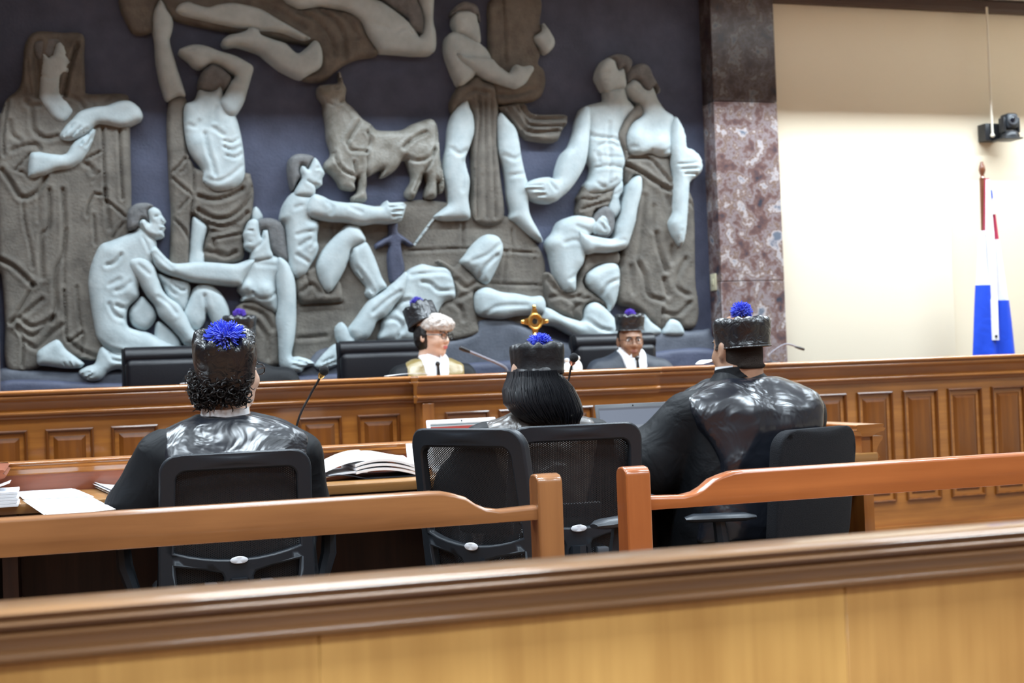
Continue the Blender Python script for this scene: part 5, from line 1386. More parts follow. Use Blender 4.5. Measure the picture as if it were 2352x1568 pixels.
obj('lens_ring', MB().lathe([(0.030, 0), (0.040, 0.002), (0.040, 0.012), (0.032, 0.016), (0.029, 0.012), (0.001, 0.011)], 22).xf(Matrix.Translation((hx - 0.008, 8.858, c0[2] + 0.07)) @ Matrix.Rotation(R(90), 4, 'X') @ Matrix.Rotation(R(-8), 4, 'Y')), MT['plastic2'], hd)
obj('lens', MB().ball((hx - 0.009, 8.852, c0[2] + 0.07), (0.029, 0.010, 0.029)), MT['lens'], hd)
cdt = thing('conduit', 'thin cream cable conduit running down the wall to the camera', 'conduit', (c0[0] - 0.02, 9.04, c0[2]))
obj('tube', MB().tube([(c0[0] - 0.012, 8.985, 3.74), (c0[0] - 0.015, 8.98, c0[2] + 0.3), (c0[0] - 0.018, 8.975, c0[2] + 0.075), (c0[0] - 0.020, 8.97, c0[2] - 0.02)], 0.0085, 8), MT['conduit'], cdt)
obj('end_cap', MB().ball((c0[0] - 0.020, 8.97, c0[2] - 0.028), (0.017, 0.017, 0.017), 12, 8), MT['conduit'], cdt)

fp = at(2256, 400, 8.5)
fl = thing('flag', 'draped flag of blue, white and red on a brown wooden pole beside the bench', 'flag', (fp[0], 8.5, 0.34))
ztop = at(2256, 370, 8.5)[2]
ZN = ztop - 0.13
obj('base', MB().lathe([(0.15, 0), (0.15, 0.02), (0.06, 0.05), (0.03, 0.09)], 24, (fp[0] - 0.02, 8.5, 0.34)), W['pole'], fl)
obj('pole', MB().tube([(fp[0] - 0.03, 8.5, 0.40), (fp[0] - 0.012, 8.5, 1.6), (fp[0], 8.5, ZN)], 0.0225, 14), W['pole'], fl)
obj('finial', MB().lathe([(0.020, 0), (0.025, 0.006), (0.018, 0.012), (0.013, 0.03), (0.020, 0.045), (0.025, 0.066), (0.021, 0.09), (0.012, 0.115), (0.010, 0.124), (0.002, 0.128)], 16, (fp[0], 8.5, ZN)), W['pole'], fl)


def fold(px0a, py0, px0b, py1, px1a, px1b, y, bulge, mat, name, seg=10, wav=0.0):
    """strip of cloth hanging from (px0a..px0b at py0) to (px1a..px1b at py1)"""
    A0, A1, B0, B1 = at(px0a, py0, y), at(px0b, py0, y), at(px1a, py1, y), at(px1b, py1, y)

    def fn(u, v):
        p = (A0 * (1 - u) + A1 * u) * (1 - v) + (B0 * (1 - u) + B1 * u) * v
        return p + np.array([0, -bulge * math.sin(math.pi * u) - wav * math.sin(u * 9 + v * 2) * v, 0])
    return obj(name, MB().grid(fn, 12, seg, 0.006, (0, 1, 0)), mat, fl)


fold(2262, 410, 2272, 530, 2259, 2278, 8.46, 0.02, MT['fl_red'], 'red_field')
fold(2250, 530, 2284, 655, 2241, 2284, 8.45, 0.03, MT['fl_white'], 'white_field', wav=0.008)
fold(2241, 655, 2284, 830, 2232, 2298, 8.445, 0.04, MT['fl_blue'], 'blue_field', wav=0.012)
fold(2271, 428, 2279, 492, 2277, 2284, 8.44, 0.012, MT['fl_white'], 'white_field')
fold(2273, 436, 2279, 455, 2275, 2281, 8.425, 0.004, MT['fl_blue'], 'blue_field')
fold(2279, 492, 2287, 552, 2283, 2295, 8.45, 0.015, MT['fl_red'], 'red_field')
fold(2281, 550, 2294, 720, 2288, 2322, 8.455, 0.03, MT['fl_white'], 'white_field', wav=0.008)
fold(2284, 690, 2318, 830, 2280, 2336, 8.452, 0.05, MT['fl_blue'], 'blue_field', wav=0.012)
fold(2265, 412, 2273, 540, 2264, 2284, 8.42, 0.012, MT['fl_white'], 'white_edge')
fold(2266, 538, 2284, 690, 2276, 2292, 8.41, 0.012, MT['fl_white'], 'white_edge')
hb = fold(2276, 688, 2292, 781, 2279, 2295, 8.40, 0.010, MT['fl_white'], 'heading_band')
gp = at(2288, 772, 8.39)
obj('grommet', MB().lathe([(0.004, 0), (0.010, 0.0), (0.010, 0.004), (0.004, 0.004)], 14).xf(Matrix.Translation(gp) @ Matrix.Rotation(R(90), 4, 'X')), MT['black'], hb)

# ------------------------------------------------------------------ people: smooth bodies from blended volumes
def s_ell(c, r):
    c, r = np.array(c, float), np.array(r, float)

    def f(X, Y, Z):
        x, y, z = X - c[0], Y - c[1], Z - c[2]
        k0 = np.sqrt((x / r[0]) ** 2 + (y / r[1]) ** 2 + (z / r[2]) ** 2)
        k1 = np.sqrt((x / r[0] ** 2) ** 2 + (y / r[1] ** 2) ** 2 + (z / r[2] ** 2) ** 2) + 1e-9
        return k0 * (k0 - 1.0) / k1
    return f


def s_cap(a, b, ra, rb=None):
    a, b = np.array(a, float), np.array(b, float)
    rb = ra if rb is None else rb
    d = b - a
    L = d @ d

    def f(X, Y, Z):
        t = np.clip(((X - a[0]) * d[0] + (Y - a[1]) * d[1] + (Z - a[2]) * d[2]) / L, 0, 1)
        return np.sqrt((X - a[0] - t * d[0]) ** 2 + (Y - a[1] - t * d[1]) ** 2 + (Z - a[2] - t * d[2]) ** 2) - (ra + (rb - ra) * t)
    return f


def s_loft(keys, p=2.3):
    """stack of rounded sections: (z, cx, cy, half width, half depth)"""
    K = np.array(keys, float)

    def f(X, Y, Z):
        z = Z[0, 0, :] if Z.ndim == 3 else Z
        cx_, cy_, a, b = (np.interp(z, K[:, 0], K[:, i]) for i in (1, 2, 3, 4))
        q = (np.abs((X - cx_) / a) ** p + np.abs((Y - cy_) / b) ** p) ** (1 / p)
        d = (q - 1) * np.minimum(a, b)
        return np.maximum(d, np.maximum(K[0, 0] - Z, Z - K[-1, 0]))
    return f


def s_min(fs, k=0.02):
    def f(X, Y, Z):
        r = None
        for g in fs:
            g, kk = g if isinstance(g, tuple) else (g, k)
            d = g(X, Y, Z)
            if r is None:
                r = d
            else:
                h = np.clip(0.5 + 0.5 * (d - r) / kk, 0, 1)
                r = d * (1 - h) + r * h - kk * h * (1 - h)
        return r
    return f


def s_sub(f0, g0, k=0.01):
    def f(X, Y, Z):
        a, b = f0(X, Y, Z), -g0(X, Y, Z)
        h = np.clip(0.5 - 0.5 * (a - b) / k, 0, 1)
        return a * (1 - h) + b * h + k * h * (1 - h)
    return f


def s_and(f0, g0):
    return lambda X, Y, Z: np.maximum(f0(X, Y, Z), g0(X, Y, Z))


def grow(f0, r):
    return lambda X, Y, Z: f0(X, Y, Z) - r


def iso(fn, lo, hi, h, V=None, ax=None):
    """surface nets: closed quad mesh of fn = 0"""
    if V is None:
        ax = [np.arange(lo[i], hi[i] + h, h) for i in range(3)]
        X, Y, Z = np.meshgrid(*ax, indexing='ij')
        V = fn(X, Y, Z)
    V[0], V[-1], V[:, 0], V[:, -1], V[:, :, 0], V[:, :, -1] = (np.maximum(s, h * 0.5) for s in (V[0], V[-1], V[:, 0], V[:, -1], V[:, :, 0], V[:, :, -1]))
    S = V < 0
    nx, ny, nz = (s - 1 for s in V.shape)
    acc = np.zeros((nx, ny, nz, 3))
    cnt = np.zeros((nx, ny, nz))
    co = [(i, j, k) for i in (0, 1) for j in (0, 1) for k in (0, 1)]
    sl = lambda c: (slice(c[0], c[0] + nx), slice(c[1], c[1] + ny), slice(c[2], c[2] + nz))
    for a in co:
        for axis in range(3):
            if a[axis] == 0:
                b = list(a)
                b[axis] = 1
                va, vb = V[sl(a)], V[sl(b)]
                cr_ = (va < 0) != (vb < 0)
                t = np.where(cr_, va / np.where(cr_, va - vb, 1), 0)
                for q in range(3):
                    acc[..., q] += np.where(cr_, a[q] + (t if q == axis else 0), 0)
                cnt += cr_
    act = cnt > 0
    idx = -np.ones((nx, ny, nz), int)
    idx[act] = np.arange(act.sum())
    I, J, K = np.nonzero(act)
    P = acc[act] / cnt[act][:, None]
    verts = np.stack([ax[0][I] + P[:, 0] * h, ax[1][J] + P[:, 1] * h, ax[2][K] + P[:, 2] * h], 1)
    faces = []
    for axis in range(3):
        b, c = [q for q in range(3) if q != axis]
        s1 = [slice(None)] * 3
        s2 = [slice(None)] * 3
        s1[axis], s2[axis] = slice(0, -1), slice(1, None)
        cr_ = S[tuple(s1)] != S[tuple(s2)]
        e = np.argwhere(cr_)
        e = e[(e[:, b] > 0) & (e[:, c] > 0) & (e[:, b] < V.shape[b] - 1) & (e[:, c] < V.shape[c] - 1)]
        if not len(e):
            continue

        def cell(db, dc):
            q = e.copy()
            q[:, b] -= db
            q[:, c] -= dc
            return idx[q[:, 0], q[:, 1], q[:, 2]]
        Q = np.stack([cell(1, 1), cell(0, 1), cell(0, 0), cell(1, 0)], 1)
        inn = S[tuple(s1)][e[:, 0], e[:, 1], e[:, 2]]
        fl_ = inn if axis != 1 else ~inn
        Q[~fl_] = Q[~fl_][:, ::-1]
        faces.append(Q)
    Fq = np.concatenate(faces)
    Fq = Fq[(Fq >= 0).all(1)]
    return verts, Fq


def relax(v, f, n=2, lam=0.5):
    E = np.concatenate([f[:, [0, 1]], f[:, [1, 2]], f[:, [2, 3]], f[:, [3, 0]]])
    for _ in range(n):
        s = np.zeros_like(v)
        c = np.zeros(len(v))
        np.add.at(s, E[:, 0], v[E[:, 1]])
        np.add.at(s, E[:, 1], v[E[:, 0]])
        np.add.at(c, E[:, 0], 1)
        np.add.at(c, E[:, 1], 1)
        v = v + lam * (s / np.maximum(c, 1)[:, None] - v)
    return v


def normals(v, f):
    n = np.cross(v[f[:, 2]] - v[f[:, 0]], v[f[:, 3]] - v[f[:, 1]])
    N = np.zeros_like(v)
    for k in range(4):
        np.add.at(N, f[:, k], n)
    return N / (np.linalg.norm(N, axis=1)[:, None] + 1e-12)


def crease(v, f, amp, scale, seed=0.0, warp=(1, 1, 1)):
    """cloth folds: ridged noise pushed along the surface normal"""
    N = normals(v, f)
    d = np.empty(len(v))
    for i, p in enumerate(v):
        q = Vector((p[0] * scale * warp[0] + seed, p[1] * scale * warp[1] + seed * 2, p[2] * scale * warp[2] - seed))
        a = mnoise.noise(q)
        b = mnoise.noise(q * 2.3 + Vector((5.2, 1.3, 8.1)))
        d[i] = (1 - 2.2 * abs(a)) * 0.7 + 0.35 * b
    return v + N * (amp * d)[:, None]


def blob(name, fn, lo, hi, h, mat, parent, smooth=2, fold=None, mod=None, xf=None):
    v, f = iso(fn, lo, hi, h)
    v = relax(v, f, smooth)
    if fold:
        v = crease(v, f, *fold)
        v = relax(v, f, 1, 0.4)
    if mod is not None:
        v = mod(v)
    if xf is not None:
        v = v @ np.array(xf.to_3x3()).T + np.array(xf.translation)
    mb = MB()
    mb.v = [tuple(p) for p in v]
    mb.f = [tuple(q) for q in f]
    return obj(name, mb, mat, parent, local=True, angle=180, flip=True)


def head_sdf(s=1.0, neck=(0, -0.035, -0.22), neck_r=0.054, chin=0.0, nose=1.0, ears=True, back=0.0):
    fs = [s_ell((0, -0.012 - back, 0.032), (0.076, 0.096 + back, 0.090)), (s_ell((0, 0.022, -0.030), (0.063, 0.070, 0.085)), 0.03),
          (s_ell((0, 0.052, -0.092 - chin), (0.033, 0.030, 0.026)), 0.03), (s_ell((0, 0.076, 0.030), (0.046, 0.018, 0.010)), 0.015),
          (s_ell((-0.037, 0.060, -0.030), (0.024, 0.026, 0.024)), 0.02), (s_ell((0.037, 0.060, -0.030), (0.024, 0.026, 0.024)), 0.02),
          (s_cap((0, 0.090, 0.012), (0, 0.106 * nose ** 0.1, -0.026), 0.007, 0.012 * nose), 0.012), (s_ell((-0.012, 0.094, -0.030), (0.009, 0.011, 0.008)), 0.006), (s_ell((0.012, 0.094, -0.030), (0.009, 0.011, 0.008)), 0.006),
          (s_ell((0, 0.086, -0.061), (0.025, 0.010, 0.011)), 0.010), (s_cap((0, -0.02, -0.07), neck, neck_r, neck_r + 0.008), 0.03)]
    f = s_min(fs, 0.02)
    for sx in (-1, 1):
        f = s_sub(f, s_ell((sx * 0.031, 0.098, 0.008), (0.019, 0.020, 0.012)), 0.012)
    if ears:
        f = s_min([f] + [(s_ell((sx * 0.078, -0.012, -0.008), (0.010, 0.019, 0.031)), 0.010) for sx in (-1, 1)], 0.01)
        for sx in (-1, 1):
            f = s_sub(f, s_ell((sx * 0.090, -0.006, -0.006), (0.008, 0.010, 0.018)), 0.004)
    return f


def hand_sdf(w, d, side, up=(0, 0, 1)):
    """relaxed hand from wrist w along d: palm, four bent fingers of unequal length and a thumb"""
    w, d, u = np.array(w, float), np.array(d, float), np.array(up, float)
    d = d / np.linalg.norm(d)
    r = np.cross(d, u)
    r /= np.linalg.norm(r)
    u = np.cross(r, d)
    p = lambda a, b, c: w + d * a + r * b * side + u * c
    fs = [s_cap(w - d * 0.10, w, 0.034, 0.026), (s_cap(p(0.03, -0.018, 0), p(0.075, -0.026, 0.0), 0.017, 0.015), 0.02), (s_cap(p(0.03, 0.016, 0), p(0.075, 0.024, 0.0), 0.017, 0.015), 0.02), (s_cap(p(0.03, 0, 0.0), p(0.078, 0, 0.002), 0.018, 0.016), 0.02)]
    for b, l in ((-0.030, 0.95), (-0.010, 1.08), (0.011, 1.0), (0.030, 0.8)):
        k1, k2, k3 = p(0.085, b, 0.004), p(0.085 + 0.042 * l, b * 1.12, 0.0), p(0.085 + 0.066 * l, b * 1.15, -0.018)
        fs += [(s_cap(k1, k2, 0.0095, 0.0085), 0.006), (s_cap(k2, k3, 0.0085, 0.0075), 0.006)]
    fs += [(s_cap(p(0.02, -0.028, -0.004), p(0.052, -0.056, -0.008), 0.013, 0.0105), 0.010), (s_cap(p(0.052, -0.056, -0.008), p(0.084, -0.058, -0.012), 0.0105, 0.008), 0.006)]
    return s_min(fs, 0.01)


def iso_sparse(fn, lo, hi, h, nb=10, slack=1.35):
    """iso() evaluated only in blocks near the surface"""
    n = [int(math.ceil((hi[i] - lo[i]) / h)) + 1 for i in range(3)]
    ax = [lo[i] + h * np.arange(n[i]) for i in range(3)]
    half = 0.5 * nb * h * math.sqrt(3) * slack
    st_ = [np.arange(0, m_, nb) for m_ in n]
    cs_ = [np.array([ax[q][a_:a_ + nb].mean() for a_ in st_[q]]) for q in range(3)]
    D_ = fn(*np.meshgrid(*cs_, indexing='ij'))
    V = np.kron(np.sign(D_), np.ones((nb, nb, nb)))[:n[0], :n[1], :n[2]]
    for i, j, k in np.argwhere(np.abs(D_) <= half):
        s_ = tuple(slice(st_[q][w_], min(st_[q][w_] + nb, n[q])) for q, w_ in enumerate((i, j, k)))
        V[s_] = fn(*np.meshgrid(*(ax[q][s_[q]] for q in range(3)), indexing='ij'))
    return iso(None, lo, hi, h, V, ax)


def in_frame(f0, mtx, s):
    inv = np.array(mtx.inverted())

    def f(X, Y, Z):
        x = inv[0, 0] * X + inv[0, 1] * Y + inv[0, 2] * Z + inv[0, 3]
        y = inv[1, 0] * X + inv[1, 1] * Y + inv[1, 2] * Z + inv[1, 3]
        z = inv[2, 0] * X + inv[2, 1] * Y + inv[2, 2] * Z + inv[2, 3]
        return f0(x, y, z) * s
    return f


def person_body(root, hx, skin, arms, chest, **kw):
    """one continuous skin: head, neck, chest, arms and hands. arms: (shoulder, elbow, wrist, finger direction, side)"""
    s = hx.to_scale()[0]
    h_ = kw.pop('h', 0.0065)
    fs = [in_frame(head_sdf(**kw), hx, s), (s_ell(chest, (0.13, 0.06, 0.10)), 0.04)]
    for a_, b_, c_, d_, sd in arms:
        a_, b_, c_ = (np.array(q, float) for q in (a_, b_, c_))
        fs += [(s_cap(np.array(chest) + (a_ - np.array(chest)) * 0.4, a_, 0.05, 0.045), 0.03), (s_cap(a_, b_, 0.045, 0.037), 0.02), (s_cap(b_, c_, 0.036, 0.027), 0.02), (hand_sdf(c_, d_, sd), 0.012)]
    pts_ = np.array([np.array(q) for a in arms for q in a[:3]] + [np.array(hx.translation)])
    lo, hi = pts_.min(0) - np.array([0.22, 0.2, 0.2]), pts_.max(0) + np.array([0.22, 0.22, 0.16])
    v, f = iso_sparse(s_min(fs, 0.02), lo, hi, h_)
    v = relax(v, f, 1)
    return obj('body', MB().add([tuple(p) for p in v], [tuple(q) for q in f]), skin, root, local=True, angle=180)


def face_parts(body, hx, lipmat, browmat):
    for s in (-1, 1):
        e = obj('eye', MB().ball((s * 0.031, 0.077, 0.007), (0.0130, 0.0105, 0.0090), 12, 8).xf(hx), MT['eyew'], body, local=True)
        obj('eyebrow', MB().tube([(s * 0.014, 0.094, 0.023), (s * 0.030, 0.093, 0.029), (s * 0.048, 0.082, 0.024)], [0.0035, 0.004, 0.002], 6).xf(hx), browmat, body, local=True)
        obj('iris', MB().ball((s * 0.031, 0.0855, 0.007), (0.0060, 0.0032, 0.0060), 10, 8).xf(hx), MT['iris'], body, local=True)
    obj('lips', MB().ball((0, 0.092, -0.0575), (0.022, 0.0065, 0.0052), 14, 8).ball((0, 0.091, -0.0655), (0.019, 0.0065, 0.0058), 14, 8).xf(hx), lipmat, body, local=True)


def glasses(root, hx, rim_r=0.0018):
    g = MB()
    for s in (-1, 1):
        ring_ = [(s * 0.032 + 0.024 * math.copysign(abs(math.cos(a)) ** 0.7, math.cos(a)), 0.104, 0.004 + 0.017 * math.copysign(abs(math.sin(a)) ** 0.7, math.sin(a))) for a in np.linspace(0, 2 * math.pi, 25)]
        g.tube(ring_, rim_r, 6)
        g.tube([(s * 0.056, 0.103, 0.010), (s * 0.073, 0.085, 0.010), (s * 0.081, 0.0, 0.006), (s * 0.080, -0.02, -0.004)], rim_r * 1.3, 6)
    g.tube([(-0.009, 0.105, 0.008), (0, 0.108, 0.010), (0.009, 0.105, 0.008)], rim_r, 6)
    return obj('glasses', g.xf(hx), MT['frame'], root, local=True)


def pompom(hat, c, r, mat, n=420, seed=1, squash=1.0, stray=0.12):
    rd = random.Random(seed)
    mb = MB()
    for _ in range(n):
        z = rd.uniform(-0.55, 1)
        a = rd.uniform(0, 2 * math.pi)
        q = math.sqrt(1 - z * z)
        d = np.array([q * math.cos(a), q * math.sin(a), z * squash])
        L = r * rd.uniform(0.82, 1.0 + stray)
        side = np.cross(d, (rd.uniform(-1, 1), rd.uniform(-1, 1), rd.uniform(-1, 1)))
        side /= np.linalg.norm(side) + 1e-9
        p1 = np.array(c) + d * L * 0.55 + side * r * 0.03
        p2 = np.array(c) + d * L + side * r * rd.uniform(-0.10, 0.10)
        mb.tube([np.array(c) + d * r * 0.08, p1, p2], [r * 0.03, r * 0.042, r * 0.034], 4)
    mb.ball(c, (r * 0.5, r * 0.5, r * 0.5 * squash), 12, 8)
    return mb


def hat(root, hx, r0, r1, h, mat, ymat, pr, seed=1, sq=2.6, pleat=0.006, top_in=0.012, n=72, dep=1.12, puff=0.0, poff=(0, 0, 0), psquash=0.9, band=True):
    """soft advocate cap: stiff sides, gathered pleated crown, yarn pompom; local frame of hx, rim at z = 0"""
    rd = random.Random(seed)
    mb = MB()
    rows = [(0.0, r0 - 0.004, 0), (0.0, r0, 0), (h * 0.10, r0 + 0.002, 0), (h * 0.14, r0, 0), (h * 0.5, (r0 + r1) / 2 + puff * 0.7, 0.35), (h * 0.82, r1 + puff, 0.7), (h * 0.95, r1 + puff * 0.6, 0.9), (h, r1 * 0.94, 1), (h + 0.002, r1 * 0.82, 1), (h + 0.000, r1 * 0.62, 1), (h - top_in * 0.6, r1 * 0.40, 0.8), (h - top_in, r1 * 0.2, 0.3), (h - top_in, 0.004, 0)]
    vs, fs = [], []
    ph = [rd.uniform(0, 6.28) for _ in range(4)]
    for z, r_, pw in rows:
        for k in range(n):
            a = 2 * math.pi * k / n
            c_, s_ = math.cos(a), math.sin(a)
            e = (abs(c_) ** sq + abs(s_) ** sq) ** (-1 / sq)
            w_ = pleat * pw * (math.sin(11 * a + ph[0]) + 0.6 * math.sin(17 * a + ph[1]) + 0.5 * math.sin(5 * a + ph[2]))
            vs.append(((r_ * e + 0.3 * w_) * c_, (r_ * e + 0.3 * w_) * s_ * dep, z + (w_ if z > h * 0.9 else 0.25 * w_)))
    for i in range(len(rows) - 1):
        for k in range(n):
            fs.append((i * n + k, i * n + (k + 1) % n, (i + 1) * n + (k + 1) % n, (i + 1) * n + k))
    fs.append(tuple(range((len(rows) - 1) * n, len(rows) * n)))
    fs.append(tuple(range(n))[::-1])
    o = obj('cap', mb.add(vs, fs).xf(hx), mat, root, local=True, angle=65)
    if band:
        bb = MB()
        prof_ = [(r0 + 0.0005, 0.0), (r0 + 0.003, 0.001), (r0 + 0.0035, 0.006), (r0 + 0.0005, 0.008)]
        ring_ = []
        for k in range(n + 1):
            a = 2 * math.pi * k / n
            c_, s_ = math.cos(a), math.sin(a)
            e = (abs(c_) ** sq + abs(s_) ** sq) ** (-1 / sq)
            ring_.append(((r0 + 0.001) * e * c_, (r0 + 0.001) * e * s_ * dep, 0.003))
        obj('hat_band', bb.tube(ring_, 0.0035, 6).xf(hx), mat, o, local=True)
    pm = pompom(o, (poff[0], poff[1], h - top_in + pr * 0.62 + poff[2]), pr, ymat, seed=seed, squash=psquash)
    obj('pompom', pm.xf(hx), ymat, o, local=True, angle=30)
    return o


def pose(loc, yaw=0, pitch=0, roll=0, s=1.0):
    return Matrix.Translation(loc) @ Matrix.Rotation(R(yaw), 4, 'Z') @ Matrix.Rotation(R(pitch), 4, 'X') @ Matrix.Rotation(R(roll), 4, 'Y') @ Matrix.Scale(s, 4)


def legs_sdf(zs=0.52, spread=0.10, reach=0.40):
    return [s_cap((s * spread, 0.0, zs), (s * (spread + 0.03), reach, zs + 0.02), 0.085, 0.065) for s in (-1, 1)] + [s_cap((s * (spread + 0.03), reach, zs), (s * (spread + 0.03), reach + 0.02, 0.10), 0.062, 0.05) for s in (-1, 1)]


def shoes(root, spread=0.13, y=0.47, z=0.0):
    for s in (-1, 1):
        obj('shoe', MB().ball((s * spread, y, z + 0.04), (0.045, 0.13, 0.045), 12, 8), MT['shoe'], root, local=True)


def collar_ring(c, rx, ry, h, th=0.004, lean=0.0, flare=0.0):
    """standing collar band round a neck"""
    n = 48
    vs, fs = [], []
    rows = [(1.0, 0.0), (1.0 + flare, 1.0), (1.0 + flare - th / rx, 1.0), (1.0 - th / rx, 0.0)]
    for k in range(n):
        a = 2 * math.pi * k / n
        for f_, t in rows:
            vs.append((c[0] + rx * f_ * math.cos(a), c[1] + ry * f_ * math.sin(a), c[2] + h * t + lean * math.sin(a)))
    for k in range(n):
        for i in range(4):
            fs.append((k * 4 + i, k * 4 + (i + 1) % 4, ((k + 1) % n) * 4 + (i + 1) % 4, ((k + 1) % n) * 4 + i))
    return MB().add(vs, fs)


# ================= 1. curly haired lawyer, left =================
p1 = thing('person', 'person with dark curls in black satin robe and cap with blue pompom, at left', 'person', (0.515, 4.62, 0.0))
tor = s_loft([(0.42, 0, 0.04, 0.235, 0.17), (0.60, 0, 0.0, 0.215, 0.145), (0.80, 0, -0.02, 0.220, 0.135), (0.90, 0.01, -0.02, 0.240, 0.125), (0.945, 0.012, -0.005, 0.238, 0.112), (0.980, 0.008, 0.005, 0.205, 0.100), (1.008, 0.0, 0.010, 0.150, 0.088), (1.026, -0.005, 0.015, 0.100, 0.078), (1.036, -0.008, 0.02, 0.078, 0.070)])
slv = [(s_cap((-0.215, 0.0, 0.915), (-0.292, 0.06, 0.745), 0.078, 0.092), 0.05), (s_cap((-0.292, 0.06, 0.745), (-0.23, 0.34, 0.835), 0.090, 0.072), 0.04), (s_cap((0.215, 0.0, 0.885), (0.235, 0.05, 0.72), 0.078, 0.085), 0.05), (s_cap((0.235, 0.05, 0.72), (0.18, 0.34, 0.830), 0.08, 0.07), 0.04)]
hang = s_loft([(0.30, 0.02, -0.02, 0.24, 0.16), (0.62, 0.02, -0.01, 0.235, 0.15)])
blob('robe', s_min([tor] + slv + [(hang, 0.05)] + [(g, 0.04) for g in legs_sdf()], 0.04), (-0.46, -0.22, 0.06), (0.42, 0.52, 1.08), 0.012, MT['crepe'], p1, 2, (0.008, 7.0, 3.1, (1, 1, 0.6)))
yk = lambda X, Y, Z: np.maximum(np.abs(X - 0.012) - (0.222 - 0.12 * np.clip(0.93 - Z, 0, 1)), np.maximum(0.55 - Z, Z - 1.034))
blob('yoke', s_and(grow(tor, 0.011), yk), (-0.26, -0.2, 0.53), (0.28, 0.18, 1.08), 0.0095, MT['satin'], p1, 1, (0.016, 6.0, 9.7, (0.8, 1, 1.2)))
hx1 = pose((0.014, 0.040, 1.172), -46, 3)
b1 = person_body(p1, hx1, MT['skin_p'], [((-0.20, 0.0, 0.92), (-0.31, 0.06, 0.745), (-0.215, 0.36, 0.812), (0.5, 1, -0.05), 1), ((0.20, 0.0, 0.89), (0.235, 0.05, 0.72), (0.165, 0.36, 0.812), (-0.5, 1, -0.05), -1)], (0, 0.01, 0.90), neck=(0.01, -0.02, -0.15))
face_parts(b1, hx1, MT['lips'], MT['hair'])
glasses(p1, hx1, 0.0022)
obj('shirt_collar', collar_ring((-0.010, 0.018, 1.022), 0.080, 0.076, 0.040, lean=0.006, flare=-0.06), MT['white'], p1, local=True)
hat(p1, pose((-0.006, 0.012, 1.150), -10, 20, 2), 0.092, 0.078, 0.155, MT['hat'], MT['blue'], 0.063, 5, 2.8, 0.009, 0.004, puff=0.022, poff=(0.004, -0.038, -0.032), dep=1.02, psquash=0.85, band=False)
rd = random.Random(11)
cur = MB()
for i in range(520):
    a = rd.uniform(R(120), R(346))       # round the nape and over both ears
    zz = rd.uniform(-0.098, 0.010)
    wid = 0.090 + 0.022 * math.sin((zz + 0.10) / 0.11 * 2.4) + rd.uniform(-0.006, 0.012)
    c_ = np.array([wid * math.cos(a), -0.014 + (wid + 0.008) * math.sin(a), zz])
    ax_ = np.array([rd.uniform(-1, 1), rd.uniform(-1, 1), rd.uniform(-1.6, 0.3)])
    ax_ /= np.linalg.norm(ax_)
    e1 = np.cross(ax_, (0.3, 0.8, 0.5)); e1 /= np.linalg.norm(e1)
    e2 = np.cross(ax_, e1)
    r_ = rd.uniform(0.006, 0.016)
    turns, steps, ln_ = rd.uniform(0.6, 1.8), 12, rd.uniform(0.015, 0.042)
    ph0 = rd.uniform(0, 6.28)
    pts_ = []
    for j in range(steps):
        t = j / (steps - 1)
        ph_ = ph0 + turns * 2 * math.pi * t
        pts_.append(c_ + ax_ * ln_ * (t - 0.4) + r_ * (0.4 + 0.6 * t) * (math.cos(ph_) * e1 + math.sin(ph_) * e2))
    wd_ = rd.uniform(0.0014, 0.0030)
    cur.tube(pts_, [wd_] * (steps - 1) + [0.0006], 4)
core = blob('hair', s_and(s_ell((0, -0.018, -0.035), (0.088, 0.094, 0.074)), lambda X, Y, Z: np.maximum(Y + 0.45 * X - 0.02, Z - 0.03)), (-0.12, -0.15, -0.15), (0.12, 0.1, 0.08), 0.006, MT['hair'], p1, 1, (0.007, 60.0, 1.0), xf=hx1)
obj('curls', cur.xf(hx1), MT['hair'], core, local=True, angle=80)
shoes(p1)

# ================= 2. woman with long black hair, middle =================
p2 = thing('person', 'person with long straight black hair in brown yoked robe and black cap, in the middle', 'person', (1.620, 4.82, 0.0))
tor2 = s_loft([(0.42, 0, 0.02, 0.22, 0.16), (0.62, 0, 0.0, 0.20, 0.135), (0.80, 0, -0.01, 0.205, 0.125), (0.88, 0, -0.01, 0.230, 0.115), (0.925, 0, -0.005, 0.232, 0.10), (0.955, 0, 0.0, 0.200, 0.09), (0.98, 0, 0.005, 0.125, 0.078), (1.0, 0, 0.01, 0.070, 0.065), (1.03, 0, 0.015, 0.06, 0.06)])
slv2 = [(s_cap((-0.21, 0.0, 0.885), (-0.27, 0.08, 0.74), 0.072, 0.085), 0.05), (s_cap((-0.27, 0.08, 0.74), (-0.16, 0.30, 0.825), 0.08, 0.065), 0.04), (s_cap((0.21, 0.0, 0.885), (0.27, 0.08, 0.74), 0.072, 0.085), 0.05), (s_cap((0.27, 0.08, 0.74), (0.16, 0.30, 0.825), 0.08, 0.065), 0.04)]
blob('robe', s_min([tor2] + slv2, 0.04), (-0.40, -0.2, 0.40), (0.40, 0.42, 1.05), 0.012, MT['crepe'], p2, 2, (0.007, 8.0, 5.1, (1, 1, 0.6)))
yk2 = lambda X, Y, Z: np.maximum(np.abs(X) - (0.205 - 0.3 * np.clip(0.92 - Z, 0, 0.3)), np.maximum(0.66 - Z, Z - 1.0))
blob('yoke', s_and(grow(tor2, 0.010), yk2), (-0.26, -0.18, 0.64), (0.26, 0.16, 1.03), 0.0095, MT['brownsatin'], p2, 2, (0.007, 11.0, 2.0))
vor = plain('white_lace_cloth', (0.74, 0.74, 0.76), 0.7)
nt = vor.node_tree
vn = nt.nodes.new('ShaderNodeTexVoronoi')
vn.feature = 'DISTANCE_TO_EDGE'
vn.inputs['Scale'].default_value = 55
rp = nt.nodes.new('ShaderNodeValToRGB')
